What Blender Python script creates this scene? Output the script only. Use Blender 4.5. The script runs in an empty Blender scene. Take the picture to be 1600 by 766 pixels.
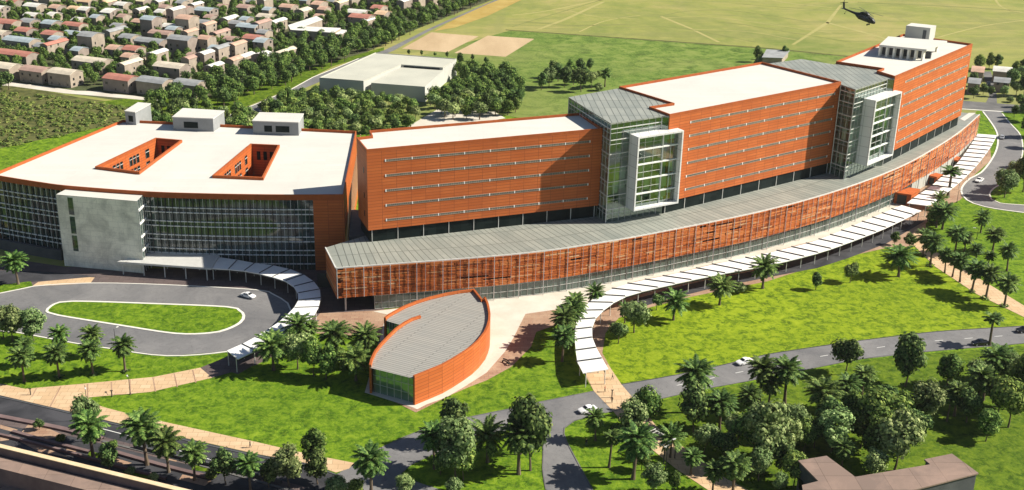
import bpy, math, random
from mathutils import Vector, geometry
R=math.radians
random.seed(7)
C=bpy.context.scene.collection

# ------------------------------------------------------------------ survey of the site
TH=R(21.4);F=1857.;XP=680.;YP=383.;H=137.
SN,CS=math.sin(TH),math.cos(TH)
def g(px,py,h=0.):
    "site point that was surveyed at (px,py) on the aerial photograph, at height h"
    u=(px-XP)/F;v=(py-YP)/F
    t=(h-H)/(-SN-v*CS)
    return Vector((u*t,(CS-v*SN)*t,h))
def pr(p):
    z=p[2]-H;zc=p[1]*CS-z*SN;yc=p[1]*SN+z*CS
    return XP+F*p[0]/zc,YP-F*yc/zc
def ht(b,py):
    lo,hi=0.,130.
    for _ in range(40):
        m=(lo+hi)/2
        if pr((b[0],b[1],m))[1]>py: lo=m
        else: hi=m
    return lo
def rp(px,py,P,n):
    "point of the upright plane through P with plan normal n"
    u=(px-XP)/F;v=(py-YP)/F
    d=Vector((u,CS-v*SN,-SN-v*CS));o=Vector((0,0,H))
    t=(Vector((P[0],P[1],0))-o).dot(Vector((n[0],n[1],0)))/d.dot(Vector((n[0],n[1],0)))
    return o+d*t
def G2(px,py,h=0): p=g(px,py,h);return (p.x,p.y)

# ------------------------------------------------------------------ materials
def mk(name):
    m=bpy.data.materials.new(name);m.use_nodes=True
    nt=m.node_tree;nt.nodes.clear()
    o=nt.nodes.new('ShaderNodeOutputMaterial');b=nt.nodes.new('ShaderNodeBsdfPrincipled')
    nt.links.new(b.outputs[0],o.inputs[0])
    return m,nt,b,o
def N(nt,t,**k):
    n=nt.nodes.new(t)
    for a,v in k.items():
        if a.startswith('i_'):
            n.inputs[a[2:].replace('_',' ')].default_value=v
        else: setattr(n,a,v)
    return n
def c4(c): return (c[0],c[1],c[2],1)
def ramp(nt,fac,stops):
    r=nt.nodes.new('ShaderNodeValToRGB');e=r.color_ramp.elements
    while len(e)<len(stops): e.new(0.5)
    for x,(p,c) in zip(e,stops): x.position=p;x.color=c4(c)
    nt.links.new(fac,r.inputs[0]);return r.outputs[0]
def mix(nt,f,a,b,mode='MIX'):
    n=nt.nodes.new('ShaderNodeMix');n.data_type='RGBA';n.blend_type=mode
    for s,v in ((0,f),(6,a),(7,b)):
        if hasattr(v,'is_linked'): nt.links.new(v,n.inputs[s])
        elif s==0: n.inputs[0].default_value=v
        else: n.inputs[s].default_value=c4(v)
    return n.outputs[2]
def noise(nt,vec,scale,detail=4,rough=.6,dist=0.):
    n=N(nt,'ShaderNodeTexNoise');n.inputs['Scale'].default_value=scale;n.inputs['Detail'].default_value=detail
    n.inputs['Roughness'].default_value=rough;n.inputs['Distortion'].default_value=dist
    nt.links.new(vec,n.inputs['Vector']);return n.outputs['Fac']
def coord(nt,kind='Object',scale=None,rot=0):
    t=N(nt,'ShaderNodeTexCoord')
    v=t.outputs[kind]
    if scale or rot:
        m=N(nt,'ShaderNodeMapping');nt.links.new(v,m.inputs[0])
        if scale: m.inputs['Scale'].default_value=scale
        m.inputs['Rotation'].default_value=(0,0,rot);v=m.outputs[0]
    return v
def bump(nt,b,h,strength=.3,dist=.1):
    n=N(nt,'ShaderNodeBump');n.inputs['Strength'].default_value=strength;n.inputs['Distance'].default_value=dist
    nt.links.new(h,n.inputs['Height']);nt.links.new(n.outputs[0],b.inputs['Normal'])
def spec(b,rough,s=.5,metal=0.):
    b.inputs['Roughness'].default_value=rough;b.inputs['Specular IOR Level'].default_value=s;b.inputs['Metallic'].default_value=metal
def two(name,a,b_,scale,rough=.8,s=.3,detail=5,stretch=None,bmp=0,lo=.35,hi=.65,metal=0.,dist=0.):
    m,nt,b,o=mk(name);v=coord(nt,'Object',stretch)
    f=noise(nt,v,scale,detail,.65,dist)
    nt.links.new(ramp(nt,f,[(lo,a),(hi,b_)]),b.inputs['Base Color']);spec(b,rough,s,metal)
    if bmp: bump(nt,b,f,bmp)
    return m
def panels(name,a,b_,mortar,w,h,ms=.025,rough=.6,s=.3,stain=None,stain_scale=.15,off=0.,uv=True,metal=0.,amt=.5,bmp=.0):
    m,nt,b,o=mk(name);v=coord(nt,'UV' if uv else 'Object')
    k=N(nt,'ShaderNodeTexBrick');k.offset=off;k.squash=1
    k.inputs['Scale'].default_value=1;k.inputs['Brick Width'].default_value=w;k.inputs['Row Height'].default_value=h
    k.inputs['Mortar Size'].default_value=ms;k.inputs['Mortar Smooth'].default_value=.1;k.inputs['Bias'].default_value=0
    k.inputs['Color1'].default_value=c4(a);k.inputs['Color2'].default_value=c4(b_);k.inputs['Mortar'].default_value=c4(mortar)
    nt.links.new(v,k.inputs['Vector']);col=k.outputs['Color']
    if stain:
        f=noise(nt,v,stain_scale,6,.7,.4)
        fr=ramp(nt,f,[(.42,(0,0,0)),(.7,(1,1,1))])
        mm=N(nt,'ShaderNodeMath',operation='MULTIPLY');nt.links.new(fr,mm.inputs[0]);mm.inputs[1].default_value=amt
        col=mix(nt,mm.outputs[0],col,stain)
    nt.links.new(col,b.inputs['Base Color']);spec(b,rough,s,metal)
    if bmp: bump(nt,b,k.outputs['Fac'],bmp,-.05)
    return m
def island(name,stops,rough=.6,s=.3,trans=0.,objrand=0.,metal=0.):
    m,nt,b,o=mk(name)
    gi=N(nt,'ShaderNodeNewGeometry');col=ramp(nt,gi.outputs['Random Per Island'],stops)
    if objrand:
        oi=N(nt,'ShaderNodeObjectInfo');hs=N(nt,'ShaderNodeHueSaturation')
        mr=N(nt,'ShaderNodeMapRange');nt.links.new(oi.outputs['Random'],mr.inputs[0])
        mr.inputs[3].default_value=1-objrand;mr.inputs[4].default_value=1+objrand
        nt.links.new(mr.outputs[0],hs.inputs['Value']);nt.links.new(col,hs.inputs['Color'])
        ml=N(nt,'ShaderNodeMath',operation='MULTIPLY');nt.links.new(oi.outputs['Random'],ml.inputs[0]);ml.inputs[1].default_value=7.31
        fr=N(nt,'ShaderNodeMath',operation='FRACT');nt.links.new(ml.outputs[0],fr.inputs[0])
        m2=N(nt,'ShaderNodeMapRange');nt.links.new(fr.outputs[0],m2.inputs[0]);m2.inputs[3].default_value=.49;m2.inputs[4].default_value=.525
        nt.links.new(m2.outputs[0],hs.inputs['Hue']);col=hs.outputs[0]
    nt.links.new(col,b.inputs['Base Color']);spec(b,rough,s,metal)
    if trans:
        t=N(nt,'ShaderNodeBsdfTranslucent');nt.links.new(col,t.inputs[0])
        x=N(nt,'ShaderNodeMixShader');x.inputs[0].default_value=trans
        nt.links.new(b.outputs[0],x.inputs[1]);nt.links.new(t.outputs[0],x.inputs[2]);nt.links.new(x.outputs[0],o.inputs[0])
    return m
def plain(name,c,rough=.5,s=.4,metal=0.,var=.12,scale=.6):
    return two(name,tuple(x*(1-var) for x in c),tuple(min(1,x*(1+var)) for x in c),scale,rough,s,metal=metal)

ORANGE=(.53,.142,.036)
M={}
M['orange']=panels('terracotta_panels',ORANGE,(.45,.112,.027),(.20,.05,.018),4.3,.89,.055,.6,.25,(.36,.085,.022),.10,amt=.55)
M['orange_trim']=plain('terracotta_trim',(.36,.09,.024),.65,.2)
M['white_roof']=panels('white_roof_membrane',(.60,.585,.54),(.57,.555,.51),(.50,.485,.44),14.,2.6,.05,.8,.2,(.47,.46,.43),.045,off=.5,amt=.5)
M['grey_roof']=panels('seamed_metal_roof',(.25,.265,.235),(.32,.33,.29),(.07,.075,.065),1.9,9.,.11,.5,.4,(.17,.19,.175),.10,off=.0,amt=.6)
M['pav_roof']=panels('ribbed_metal_roof',(.30,.295,.27),(.345,.335,.305),(.17,.165,.155),14.,.9,.14,.5,.4,(.24,.25,.24),.12,off=.3,amt=.45)
M['slat']=island('terracotta_slats',[(0,(.20,.05,.016)),(.2,(.38,.095,.024)),(.6,(.54,.145,.034)),(.9,(.60,.21,.065)),(1,(.64,.40,.22))],.5,.3)
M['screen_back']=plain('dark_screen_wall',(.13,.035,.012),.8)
M['blind']=island('pale_reflection_panels',[(0,(.26,.34,.27)),(.5,(.55,.63,.49)),(1,(.78,.82,.70))],.7,.2)  # pale panels behind the glass, painted in place of its light reflections
M['mullion']=plain('pale_metal_mullion',(.58,.58,.55),.4,.5)
M['dark_mullion']=plain('dark_metal_fin',(.035,.037,.04),.4,.5)
M['white_metal']=plain('white_metal',(.80,.80,.78),.4,.5,var=.04)
M['bay_frame']=panels('bay_frame_panels',(.70,.70,.69),(.64,.65,.65),(.3,.3,.3),3,3.4,.05,.4,.5)
M['slit_frame']=plain('slit_frame',(.36,.32,.26),.6,.3)
M['slit']=panels('window_slit_louvres',(.25,.225,.175),(.16,.145,.115),(.06,.055,.05),.55,2,.09,.5,.4)
M['concrete']=panels('stained_concrete_cladding',(.92,.89,.76),(.86,.83,.71),(.62,.60,.51),3.1,1.75,.04,.85,.2,(.44,.43,.365),.16,off=.5,amt=.9)
M['curtain']=panels('curtain_wall_glass',(.010,.022,.030),(.075,.11,.10),(.01,.015,.02),2.1,2.15,.05,.06,1.,(.03,.06,.03),.08)
M['dark_glass']=panels('dark_glazing',(.006,.011,.011),(.014,.022,.021),(.008,.008,.008),2.5,5,.03,.35,.05)
M['pav_glass']=plain('lawn_reflection_glass',(.22,.34,.24),.07,.8,metal=.55,var=.15,scale=.3)  # green base colour paints in part of the lawn's reflection
M['green_glass']=panels('green_glazing',(.05,.085,.075),(.11,.15,.13),(.03,.05,.04),1.9,4.4,.03,.1,.9,(.03,.05,.04),.12)
M['house_glass']=plain('window_glass',(.02,.022,.025),.15,.6)
m,nt,b,o=mk('atrium_glass');M['glass']=m
nt.nodes.remove(b)
tr=N(nt,'ShaderNodeBsdfTransparent');tr.inputs[0].default_value=(.76,.90,.83,1)
gl=N(nt,'ShaderNodeBsdfGlossy');gl.inputs['Color'].default_value=(.85,1,.92,1);gl.inputs['Roughness'].default_value=.04
fr=N(nt,'ShaderNodeFresnel');fr.inputs[0].default_value=1.6
ad=N(nt,'ShaderNodeMath',operation='ADD');nt.links.new(fr.outputs[0],ad.inputs[0]);ad.inputs[1].default_value=.17
mx=N(nt,'ShaderNodeMixShader');nt.links.new(ad.outputs[0],mx.inputs[0]);nt.links.new(tr.outputs[0],mx.inputs[1]);nt.links.new(gl.outputs[0],mx.inputs[2])
nt.links.new(mx.outputs[0],o.inputs[0])
M['slab']=plain('floor_slab',(.55,.55,.50),.8)
M['interior']=panels('interior_partition',(.62,.70,.50),(.40,.50,.36),(.14,.18,.14),1.8,4.3,.12,.7,.3,(.26,.33,.24),.35,amt=.7)
M['interior_dark']=plain('interior_dark',(.05,.06,.055),.8)
M['brown_roof']=panels('worn_brown_roof',(.23,.165,.135),(.19,.14,.118),(.11,.08,.065),6,5,.06,.9,.2,(.36,.25,.2),.12,uv=False,amt=.6)
M['mauve_wall']=two('mauve_render',(.13,.09,.09),(.20,.14,.135),.2,.9,.2)
M['cream_cap']=two('cream_coping',(.62,.47,.28),(.70,.55,.36),.4,.8)
M['dark_wall']=two('dark_grey_wall',(.06,.065,.07),(.10,.105,.11),.2,.8)
# ground
def grass(name,dark,mid,light,s1=.02,s2=.35,b_=.6,dry=None):
    m,nt,b,o=mk(name);v=coord(nt,'Object')
    a=noise(nt,v,s1,4,.6,.3);c=noise(nt,v,s2,8,.7,.6);d=noise(nt,v,.9,5,.75)
    col=ramp(nt,c,[(.36,tuple(x*.62 for x in dark)),(.44,dark),(.52,mid),(.66,light)])
    col=mix(nt,ramp(nt,a,[(.4,(0,0,0)),(.65,(.55,.55,.55))]),col,dark)
    col=mix(nt,ramp(nt,d,[(.47,(0,0,0)),(.66,(.7,.7,.7))]),col,light)
    if dry:
        e=noise(nt,v,.006,3,.5,.6);col=mix(nt,ramp(nt,e,[(.45,(0,0,0)),(.62,(.8,.8,.8))]),col,dry)
    nt.links.new(col,b.inputs['Base Color']);spec(b,.9,.1);bump(nt,b,c,b_,.5);return m
M['lawn']=grass('lawn_grass',(.055,.12,.007),(.112,.20,.010),(.20,.29,.02))
M['big_lawn']=grass('big_lawn_grass',(.085,.15,.006),(.19,.27,.009),(.29,.36,.02))
M['lawn2']=grass('rough_lawn_grass',(.045,.09,.006),(.09,.15,.010),(.16,.22,.016))
m,nt,b,o=mk('far_fields');M['fields']=m
v=coord(nt,'Object');vs=coord(nt,'Object',(.006,.022,1),R(-24));vs2=coord(nt,'Object',(.035,.004,1),R(38))
a=noise(nt,vs,1.,6,.7,3.5);c=noise(nt,vs2,1.,5,.6,.8);d=noise(nt,v,.007,7,.72,.8);e=noise(nt,v,.09,8,.75)
col=ramp(nt,d,[(.38,(.15,.195,.045)),(.5,(.25,.26,.07)),(.62,(.33,.285,.11))])
col=mix(nt,ramp(nt,a,[(.47,(0,0,0)),(.60,(.75,.75,.75))]),col,(.19,.205,.065))
col=mix(nt,ramp(nt,c,[(.55,(0,0,0)),(.66,(.6,.6,.6))]),col,(.20,.21,.07))
col=mix(nt,ramp(nt,e,[(.45,(0,0,0)),(.75,(.45,.45,.45))]),col,(.36,.33,.12))
nt.links.new(col,b.inputs['Base Color']);spec(b,.95,.1)
M['meadow']=grass('meadow_grass',(.075,.14,.02),(.135,.205,.035),(.22,.26,.07),.012,.12,.5,dry=(.25,.245,.09))
M['town_ground']=grass('town_ground',(.022,.045,.014),(.05,.08,.025),(.13,.14,.06),.03,.16,.5,dry=(.10,.10,.055))
M['wheat']=two('ripe_field',(.40,.29,.17),(.53,.40,.25),.05,.95,.1,stretch=(1,.25,1),lo=.3,hi=.7)
M['track']=two('dry_track',(.31,.295,.105),(.37,.33,.13),.08,.95,.1)
M['track2']=two('green_track',(.17,.19,.06),(.22,.225,.075),.1,.95,.1)
M['gold']=two('golden_field',(.33,.23,.06),(.42,.31,.10),.08,.95,.1)
m,nt,b,o=mk('asphalt');M['asphalt']=m
v=coord(nt,'Object');a=noise(nt,v,.05,6,.7,.6);c=noise(nt,v,2.5,3,.6);d=noise(nt,v,.16,5,.7,2.)
col=ramp(nt,a,[(.32,(.115,.115,.122)),(.68,(.215,.21,.21))])
col=mix(nt,ramp(nt,c,[(.4,(0,0,0)),(.8,(.35,.35,.35))]),col,(.20,.20,.2))
col=mix(nt,ramp(nt,d,[(.485,(0,0,0)),(.5,(.4,.4,.4)),(.515,(0,0,0))]),col,(.05,.05,.052))
nt.links.new(col,b.inputs['Base Color']);spec(b,.85,.25)
M['street']=two('dark_asphalt',(.026,.027,.032),(.062,.062,.07),.12,.8,.25,dist=.6)  # dark asphalt, darkened further for shadows falling from outside the view
M['lane']=two('worn_lane',(.10,.10,.10),(.17,.165,.16),.12,.85,.2)
M['tan']=panels('tan_paving',(.60,.44,.28),(.53,.37,.22),(.30,.20,.12),2.6,1.9,.05,.85,.2,(.44,.29,.17),.12,off=.5,uv=False,amt=.6)
M['brick']=panels('brick_paving',(.36,.235,.16),(.29,.17,.115),(.17,.11,.08),2.2,1.1,.04,.85,.2,(.45,.33,.23),.08,off=.5,uv=False,amt=.7)
M['mauve']=panels('mauve_paving',(.125,.097,.095),(.095,.075,.075),(.05,.04,.04),3,2.1,.05,.85,.2,(.17,.125,.11),.08,off=.5,uv=False,amt=.6)
M['pale']=two('pale_concrete',(.50,.46,.39),(.60,.56,.49),.12,.85,.2)
M['kerb']=plain('kerb_stone',(.66,.64,.58),.8,.2,var=.06)
M['mark']=plain('road_paint',(.75,.75,.72),.7,.2,var=.08)
M['scrub']=island('scrub_leaves',[(0,(.035,.07,.014)),(.4,(.085,.13,.026)),(.8,(.17,.215,.045)),(1,(.26,.28,.08))],.8,.15,.15)
M['scrub_soil']=two('scrub_soil',(.05,.06,.02),(.15,.15,.05),.2,.95,.1)
# plants
LG=[(0,(.035,.065,.015)),(.35,(.09,.15,.034)),(.75,(.20,.28,.06)),(1,(.36,.42,.11))]
LD=[(0,(.024,.044,.016)),(.4,(.07,.115,.034)),(.8,(.16,.23,.065)),(1,(.31,.37,.12))]
LP=[(0,(.06,.10,.035)),(.4,(.18,.25,.085)),(.8,(.33,.41,.15)),(1,(.50,.56,.25))]
M['leaf']=island('broad_leaves',LG,.8,.12,.32,.35)
M['leaf_dark']=island('dark_leaves',LD,.8,.12,.3,.3)
M['leaf_pale']=island('pale_leaves',LP,.8,.12,.32,.3)
M['frond']=island('palm_fronds',[(0,(.025,.055,.012)),(.4,(.065,.12,.022)),(.8,(.145,.225,.045)),(1,(.27,.34,.09))],.7,.2,.2,.25)
M['bark']=two('bark',(.09,.065,.045),(.19,.15,.11),1.2,.9,.1,stretch=(1,1,.3))
# houses
for n,c in dict(red=(.44,.19,.145),salmon=(.54,.35,.26),cream=(.60,.53,.42),white=(.66,.64,.59),grey=(.30,.31,.315),blue=(.36,.42,.45),brown=(.42,.28,.23),pale=(.70,.62,.40)).items():
    M['roof_'+n]=two(n+'_roof',tuple(x*.82 for x in c),tuple(min(.9,x*1.12) for x in c),.25,.85,.2,stretch=(1,1,1))
M['hwall']=two('rendered_house_wall',(.28,.235,.19),(.37,.31,.25),.3,.9,.15)
M['hwall2']=two('brown_house_wall',(.23,.19,.165),(.30,.25,.215),.3,.9,.15)
M['plant_wall']=two('grey_plant_wall',(.23,.24,.245),(.29,.30,.305),.2,.8,.2)
M['annex']=two('pale_annex_wall',(.42,.42,.385),(.49,.49,.45),.06,.8,.2)
M['annex_roof']=two('pale_annex_roof',(.42,.42,.36),(.50,.495,.42),.05,.85,.2)
M['car_white']=plain('white_car_paint',(.8,.8,.8),.2,.6,var=.02)
M['car_black']=plain('black_car_paint',(.012,.012,.014),.2,.6,var=.02)
M['car_silver']=plain('silver_car_paint',(.5,.51,.53),.25,.6,metal=.3,var=.02)
M['tyre']=plain('rubber',(.02,.02,.02),.8,.2)
M['lamp_lens']=plain('lamp_lens',(.7,.7,.66),.2,.6,var=.02)
M['heli']=two('dark_helicopter_paint',(.012,.013,.014),(.022,.023,.022),1.5,.45,.4)
for n,c in dict(red=(.40,.035,.04),navy=(.03,.04,.09),black=(.02,.02,.022),skin=(.42,.25,.17),hair=(.02,.014,.01),sand=(.45,.36,.25)).items(): M['cloth_'+n]=plain(n+'_cloth',c,.8,.2)

# ------------------------------------------------------------------ mesh builder
class MB:
    def __init__(s): s.v=[];s.f=[];s.uv=[];s.m=[]
    def face(s,pts,m=0,uv=None):
        i=len(s.v);s.v+= [tuple(p) for p in pts];s.f.append(tuple(range(i,i+len(pts))));s.m.append(m)
        s.uv.append(uv or [(p[0],p[1]) for p in pts]);return s
    def wall(s,pts,z0,z1,m=0,closed=False,u0=0.):
        u=u0;n=len(pts)
        for k in range(n if closed else n-1):
            a,b=pts[k],pts[(k+1)%n];l=math.hypot(b[0]-a[0],b[1]-a[1])
            s.face([(a[0],a[1],z0),(b[0],b[1],z0),(b[0],b[1],z1),(a[0],a[1],z1)],m,[(u,z0),(u+l,z0),(u+l,z1),(u,z1)])
            u+=l
        return s
    def poly(s,pts,z,m=0,holes=(),down=False):
        loops=[[Vector((p[0],p[1],0)) for p in L] for L in [pts]+list(holes)]
        allp=[p for L in loops for p in L]
        for t in geometry.tessellate_polygon(loops):
            q=[allp[i] for i in t]
            ar=(q[1]-q[0]).cross(q[2]-q[0]).z
            if (ar<0)!=down: q.reverse()
            s.face([(p.x,p.y,z) for p in q],m)
        return s
    def prism(s,pts,z0,z1,m=0,mt=None,bottom=False):
        if area(pts)<0: pts=list(reversed(pts))
        s.wall(pts,z0,z1,m,True);s.poly(pts,z1,m if mt is None else mt)
        if bottom: s.poly(pts,z0,m,down=True)
        return s
    def box(s,c,sx,sy,z0,z1,rot=0,m=0,mt=None):
        ca,sa=math.cos(rot),math.sin(rot)
        pts=[(c[0]+x*ca-y*sa,c[1]+x*sa+y*ca) for x,y in ((-sx/2,-sy/2),(sx/2,-sy/2),(sx/2,sy/2),(-sx/2,sy/2))]
        return s.prism(pts,z0,z1,m,mt,True)
    def bar(s,a,b,w,h,m=0):
        "level or sloping square bar between two points; w across, h upright"
        a=Vector(a);b=Vector(b);d=(b-a).normalized()
        if abs(d.z)>.95: sd=Vector((1,0,0));up=Vector((0,1,0))
        else:
            sd=Vector((d.y,-d.x,0)).normalized();up=sd.cross(d)
        sd=sd*w/2;up=up*h/2
        P=[a-sd-up,a+sd-up,a+sd+up,a-sd+up];Q=[p+(b-a) for p in P]
        for k in range(4):
            j=(k+1)%4;s.face([P[k],P[j],Q[j],Q[k]],m)
        s.face(P[::-1],m);s.face(Q,m);return s
    def tube(s,a,b,r0,r1,n=7,m=0,cap=True):
        a=Vector(a);b=Vector(b);d=(b-a).normalized()
        x=d.orthogonal().normalized();y=d.cross(x)
        A=[a+(x*math.cos(2*math.pi*k/n)+y*math.sin(2*math.pi*k/n))*r0 for k in range(n)]
        B=[b+(x*math.cos(2*math.pi*k/n)+y*math.sin(2*math.pi*k/n))*r1 for k in range(n)]
        for k in range(n):
            j=(k+1)%n;s.face([A[k],A[j],B[j],B[k]],m)
        if cap: s.face(B,m);s.face(A[::-1],m)
        return s
    def mesh(s,name,mats,merge=False,smooth=False):
        me=bpy.data.meshes.new(name);me.from_pydata(s.v,[],s.f)
        if not isinstance(mats,(list,tuple)): mats=[mats]
        for x in mats: me.materials.append(M[x] if isinstance(x,str) else x)
        me.polygons.foreach_set('material_index',s.m)
        uv=me.uv_layers.new(name='UVMap');flat=[c for f in s.uv for p in f for c in p]
        uv.data.foreach_set('uv',flat)
        if smooth: me.polygons.foreach_set('use_smooth',[True]*len(me.polygons))
        me.update();return me
    def build(s,name,mats,parent=None,**k):
        return link(name,s.mesh(name,mats,**k),parent)
def area(p):
    return sum(p[i][0]*p[(i+1)%len(p)][1]-p[(i+1)%len(p)][0]*p[i][1] for i in range(len(p)))/2
def link(name,me,parent=None,loc=None,rot=0,sc=None):
    o=bpy.data.objects.new(name,me);C.objects.link(o)
    if parent: o.parent=parent
    if loc is not None: o.location=loc
    if rot: o.rotation_euler=(0,0,rot)
    if sc is not None: o.scale=sc if hasattr(sc,'__len__') else (sc,)*3
    return o
def tag(o,label=None,cat=None,group=None,kind=None):
    if label: o['label']=label
    if cat: o['category']=cat
    if group: o['group']=group
    if kind: o['kind']=kind
    return o
def thing(name,label,cat,loc=(0,0,0),rot=0,group=None):
    o=bpy.data.objects.new(name,None);C.objects.link(o);o.empty_display_size=.5
    o.location=loc;o.rotation_euler=(0,0,rot);return tag(o,label,cat,group)
def copy_tree(o,parent=None):
    c=o.copy();C.objects.link(c);c.parent=parent
    for ch in list(o.children): copy_tree(ch,c)
    return c
def spline(P,step):
    P=[Vector((p[0],p[1])) for p in P];out=[];n=len(P)
    for i in range(n-1):
        p0=P[max(i-1,0)];p1=P[i];p2=P[i+1];p3=P[min(i+2,n-1)]
        k=max(1,int(round((p2-p1).length/step)))
        for j in range(k):
            t=j/k
            q=.5*((2*p1)+(p2-p0)*t+(2*p0-5*p1+4*p2-p3)*t*t+(3*p1-p0-3*p2+p3)*t**3)
            out.append((q.x,q.y))
    out.append(tuple(P[-1]));return out
def resample(P,n):
    P=[Vector((p[0],p[1])) for p in P];L=[0]
    for a,b in zip(P,P[1:]): L.append(L[-1]+(b-a).length)
    out=[];j=0
    for k in range(n+1):
        t=L[-1]*k/n
        while j<len(P)-2 and L[j+1]<t: j+=1
        f=(t-L[j])/max(1e-6,L[j+1]-L[j]);q=P[j].lerp(P[j+1],f);out.append((q.x,q.y))
    return out
def plen(P): return sum(math.dist(a,b) for a,b in zip(P,P[1:]))
def offset(P,d):
    "offset a polyline to its right by d"
    out=[];n=len(P)
    for i in range(n):
        a=Vector(P[max(i-1,0)]);b=Vector(P[min(i+1,n-1)]);t=(b-a).normalized()
        out.append((P[i][0]+t.y*d,P[i][1]-t.x*d))
    return out
def lerp2(a,b,t): return (a[0]+(b[0]-a[0])*t,a[1]+(b[1]-a[1])*t)
def sheet(name,px,z,m,world=False):
    pts=px if world else [G2(x,y) for x,y in px]
    mb=MB();mb.poly(pts,z);o=mb.build(name,m);return tag(o,kind='structure')
def strip(name,P,w,z0,z1,m):
    a=offset(P,-w/2);b=offset(P,w/2);mb=MB()
    for i in range(len(P)-1):
        mb.face([(*a[i],z1),(*b[i],z1),(*b[i+1],z1),(*a[i+1],z1)])
    mb.wall(b,z0,z1);mb.wall(list(reversed(a)),z0,z1)
    return tag(mb.build(name,m),kind='structure')
ORD=['first','second','third','fourth','fifth','sixth','seventh','eighth','ninth','tenth','eleventh','twelfth','thirteenth','fourteenth','fifteenth','sixteenth','seventeenth','eighteenth']

# ------------------------------------------------------------------ ground
mb=MB();mb.face([(-1500,-200,0),(1500,-200,0),(1500,2600,0),(-1500,2600,0)]);tag(mb.build('ground','fields'),kind='structure')
sheet('meadow_ground',[(560,118),(640,92),(800,47),(1000,62),(1200,76),(1420,98),(1700,120),(1900,420),(600,420),(300,240),(-300,250),(-300,330),(330,330)],.02,'meadow')
sheet('town_ground',[(-300,118),(0,133),(120,148),(260,168),(345,170),(480,112),(560,88),(640,50),(700,26),(790,-8),(860,-45),(-400,-60)],.03,'town_ground')
sheet('verge_ground',[(150,160),(330,188),(362,176),(455,138),(520,104),(600,80),(600,74),(480,108),(340,152),(230,150)],.045,'lawn2')
sheet('scrub_ground',[(-200,128),(20,132),(120,152),(235,168),(235,190),(190,192),(0,232),(-200,270)],.04,'scrub_soil')
sheet('far_lawn',[(-200,260),(0,222),(190,186),(420,205),(600,210),(640,196),(690,168),(820,185),(880,200),(880,330),(-200,330)],.03,'lawn')
sheet('tan_field',[(628,76.4),(674,50.7),(748,57),(699,82)],.05,'wheat')
tag(sheet('tan_field',[(710,83),(762,56),(835,61),(790,89)],.05,'wheat'))
sheet('golden_field',[(678,49),(720,25),(760,5),(800,-8),(815,0),(760,26),(712,43)],.05,'gold')
sheet('field_track',[(790,46.3),(1000,61),(1200,75),(1420,97),(1420,98.6),(1200,76.6),(1000,62.4),(790,47.5)],.04,'scrub_soil')
for q in ([(838,46),(880,30),(940,3),(946,3),(886,31),(845,46)],[(1236,70),(1290,35),(1312,8),(1316,8),(1296,36),(1242,70)],[(1030,26),(1075,44),(1120,66),(1126,66),(1080,44),(1034,25)],[(1290,36),(1350,52),(1420,72),(1422,71),(1352,50.5),(1292,34.5)]):
    sheet('dirt_track',q,.03,'track')
for L_,wd,mt in ([[(800,24),(850,18),(930,2),(1000,-12)],1.6,'track'],[[(800,42),(860,24),(960,-6)],1.2,'track2'],[[(905,50),(945,33),(1000,24)],1.0,'track'],[[(1030,26),(1070,18),(1130,16),(1200,24),(1260,34)],1.3,'track2'],[[(1040,28),(1110,27),(1200,38),(1300,52)],1.0,'track'],[[(1060,34),(1140,36),(1230,50),(1330,66)],1.2,'track2'],[[(1080,46),(1170,50),(1250,64)],1.0,'track'],[[(960,44),(1040,42),(1100,50),(1180,66)],1.4,'track2'],[[(1150,6),(1260,14),(1400,22)],1.2,'track2'],[[(1340,4),(1480,10),(1640,20)],2.2,'track2'],[[(1180,-4),(1240,6),(1300,12)],1.4,'track'],[[(1460,60),(1540,40),(1620,30)],1.2,'track'],[[(880,14),(930,26),(1000,30)],1.,'track'],[[(820,34),(900,40),(980,38)],1.6,'track2'],[[(1555,0),(1570,14),(1610,22)],1.5,'track']):
    strip('dirt_track',spline([G2(*p) for p in L_],6),wd,-.05,.035,mt)
sheet('sand_yard',[(634,200),(684,171),(720,173),(773,175),(790,185),(700,200)],.06,'pale')
# near field
sheet('lawn',[(-200,395),(100,420),(500,425),(900,440),(1400,300),(1530,170),(1800,150),(2600,1500),(-1200,1500)],.03,'lawn')
sheet('shaded_wooded_lawn',[(1000,645),(1035,626),(1113,609),(1163,600),(1343,565),(1448,553),(1600,540),(1750,525),(1850,860),(1290,850),(1168,766),(1126,743.6),(1074,704)],.045,'lawn2')  # rough turf, coloured darker to carry the dense shade of the trees
sheet('forecourt_paving',[(-250,440),(0,402),(100,417),(220,420),(494,418),(600,440),(600,492),(500,492),(470,520),(425,555),(372,585),(355,580),(366,556),(430,530),(452,500),(455,487),(449,474),(426,460),(400,453),(261,446),(143,443),(52,448),(0,459),(-250,492)],.06,'mauve')
sheet('tan_pavement',[(48,449),(60,441),(140,433.5),(148,434),(141,443.5)],.075,'tan')
sheet('grass_verge',[(-150,478),(0,459),(52,448),(48,440),(0,446),(-150,462)],.075,'lawn')
sheet('service_lane',[(-150,450),(0,423),(60,424),(150,432),(60,440),(0,446),(-150,470)],.07,'street')
drive_top=[(-250,492),(0,458.8),(52,448),(143.6,443),(261,445.7),(399.5,453.5),(426,460),(449.6,474.4),(455,487)]
drive_bot=[(452,497),(434,515),(400,537),(355,550),(261,556.7),(170,545),(112,536),(26,520),(0,518),(-250,490)]
sheet('drive_road',drive_top+drive_bot,.09,'asphalt')
strip('kerb',spline([G2(*p) for p in drive_top],4),.45,.0,.16,'kerb')
strip('kerb',spline([G2(*p) for p in drive_bot[2:]],4),.45,.0,.16,'kerb')
isl=[(73,487.5),(80,479),(112,471.8),(248,475.7),(355,480.5),(374,486),(381,494),(375,505),(352.5,516),(326.4,521.4),(274,522),(182.8,508.4),(91,493.5)]
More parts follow.
